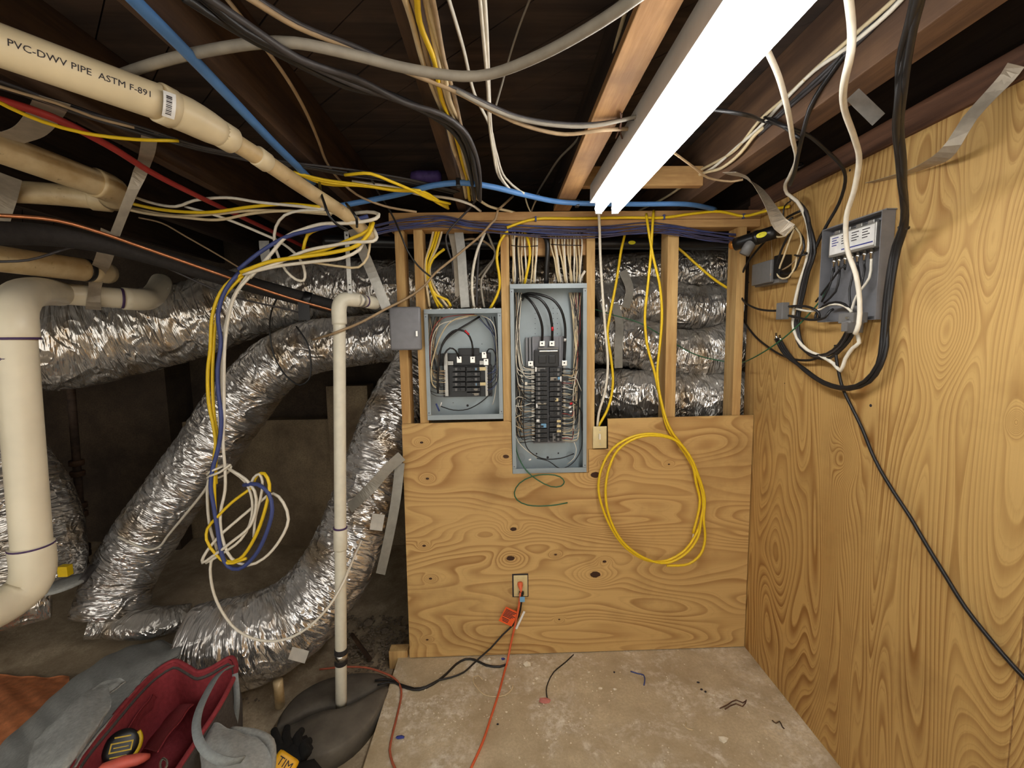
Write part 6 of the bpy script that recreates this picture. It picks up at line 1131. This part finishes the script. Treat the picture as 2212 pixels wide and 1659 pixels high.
# ------------------------------------------------------------------ crumbs on the slab
def chip(a, b, s, mat, label, k, name='plaster_chip', cat='debris', flat=.5):
    r = rock((s, s * .75, s * flat), 500 + k); c = PZ(a, b, 0); return thing(name, (r[0] + c + [0, 0, s * flat * .6], r[1]), MAT[mat], label, cat)
for k, (a, b, s, lab) in enumerate([(1138, 1436, .022, 'largest white plaster chip near the orange cord'), (1056, 1425, .011, 'white plaster chip against the plywood foot'), (1160, 1466, .011, 'white chip between the orange cord and the thin wire'), (1153, 1477, .009, 'pinkish chip beside the thin black wire'), (1272, 1453, .008, 'flat white chip off the end of the thin wire'), (1297, 1488, .009, 'white chip in the middle of the slab'), (1328, 1490, .010, 'rounded white chip in the middle of the slab'), (1563, 1600, .020, 'long pale chip nearest the side wall'), (1268, 1474, .006, 'tiny white chip past the pink tuft'), (1101, 1467, .006, 'small white chip just beyond the orange cord'), (1440, 1462, .005, 'small white chip toward the wall corner'), (1542, 1502, .006, 'small white chip among dark specks'), (1686, 1633, .006, 'small white chip at the wall foot'), (1182, 1600, .006, 'small pale chip below the pink tuft')]): chip(a, b, s, 'chip', lab, k)
chip(1178, 1516, .026, 'pink', 'tuft of pink insulation on the slab', 40, 'insulation_tuft', 'insulation', .3)
for k, (a, b, s, lab) in enumerate([(1327, 1453, .006, 'black speck beside the blue offcut'), (1508, 1475, .007, 'upper dark speck near the wall corner'), (1524, 1495, .007, 'middle dark speck near the wall corner'), (1515, 1490, .006, 'lower dark speck near the wall corner'), (1075, 1565, .006, 'dark speck beside the orange cord')]): chip(a, b, s, 'ink', lab, 60 + k, 'dirt_speck')
cable('short blue wire offcut bent on the slab', floorpts([(1362, 1450), (1378, 1455), (1390, 1458), (1393, 1468), (1391, 1480)], .003), .0022, 'bluecable', name='wire', cat='wire')
cable('small white wire offcut on the slab', floorpts([(1482, 1562), (1480, 1570), (1488, 1575), (1497, 1577)], .003), .0016, 'cream', name='wire', cat='wire'); 
cable('thin root tangle on the slab near the side wall', floorpts([(1555, 1530), (1572, 1522), (1590, 1512), (1605, 1518), (1612, 1512), (1604, 1526), (1590, 1520), (1566, 1532)], .003), .0018, 'trim', name='root', cat='debris')
cable('rust coloured fibre curl by the wall foot', floorpts([(1668, 1556), (1676, 1562), (1684, 1558), (1690, 1570), (1694, 1574)], .003), .0018, 'joist', name='root', cat='debris')
p0 = PZ(866, 1592, .004); thing('blue_scrap', sheet.__globals__['rock']((.02, .008, .004), 91) if False else (rock((.02, .008, .004), 91)[0] + PZ(864, 1592, .004), rock((.02, .008, .004), 91)[1]), MAT['ink_blue'], 'dark blue tape scrap by the faded cord', 'debris')
thing('blue_scrap', (rock((.012, .008, .006), 92)[0] + PZ(1087, 1423, .005), rock((.012, .008, .006), 92)[1]), MAT['ink_blue'], 'dark blue scrap at the plywood foot', 'debris')
dj = []; g = np.random.default_rng(21)
for i in range(420):
    a = g.uniform(830, 1300) if i < 260 else g.uniform(1100, 1750); b = g.uniform(1410, 1600) if i < 260 else g.uniform(1420, 1659)
    c = PZ(a, b, .001)
    if c[0] < -.53 or c[0] > RX - .02 or c[1] > 2.07: continue
    s = abs(g.normal(0, .0018)) + .0012; r = rock((s, s, s * .6), 900 + i); dj.append((r[0] + c, r[1]))
thing('plaster_crumbs', join(*dj), MAT['chip'], 'fine white plaster crumbs scattered over the slab', 'debris', kind='stuff')

# ------------------------------------------------------------------ things in the crawl space
e = empty('gas_pipe', PY(165, 1200, 2.5), 'dark iron riser pipe with unions in the crawl space', 'pipe')
g0, g1 = PY(150, 800, 2.6), PY(186, 1262, 2.6)
seg([g0, g1], .02, 'pipe', 'joist_shaded', e, 14)
for t in (.42, .47, .62, .66, .82, .85): ringpart(lerp(g0, g1, t - .012), lerp(g0, g1, t + .012), .035, 'union', 'joist', e)
e = empty('junction_cap', PY(140, 1250, 2.0), 'round flat grey cover with a yellow sticker behind the drain bend', 'cover')
q = PY(140, 1256, 2.0); mk('disc', xf(lathe([(.085, 0), (.088, .008), (.082, .016), (.03, .02)], 24), Matrix.Translation(q + np.array([0, 0, -.02])) @ Matrix.Rotation(math.radians(-8), 4, 'Y')), MAT['fabric'], e, True); p = PY(134, 1236, 1.97); mk('sticker', box(p[0] - .022, p[0] + .022, p[1], p[1] + .03, p[2] - .024, p[2] + .024, .002), MAT['yellow'], e)
seg([q + [.08, 0, .0], PY(200, 1225, 2.1)], .016, 'stem', 'darkcable', e, 12)
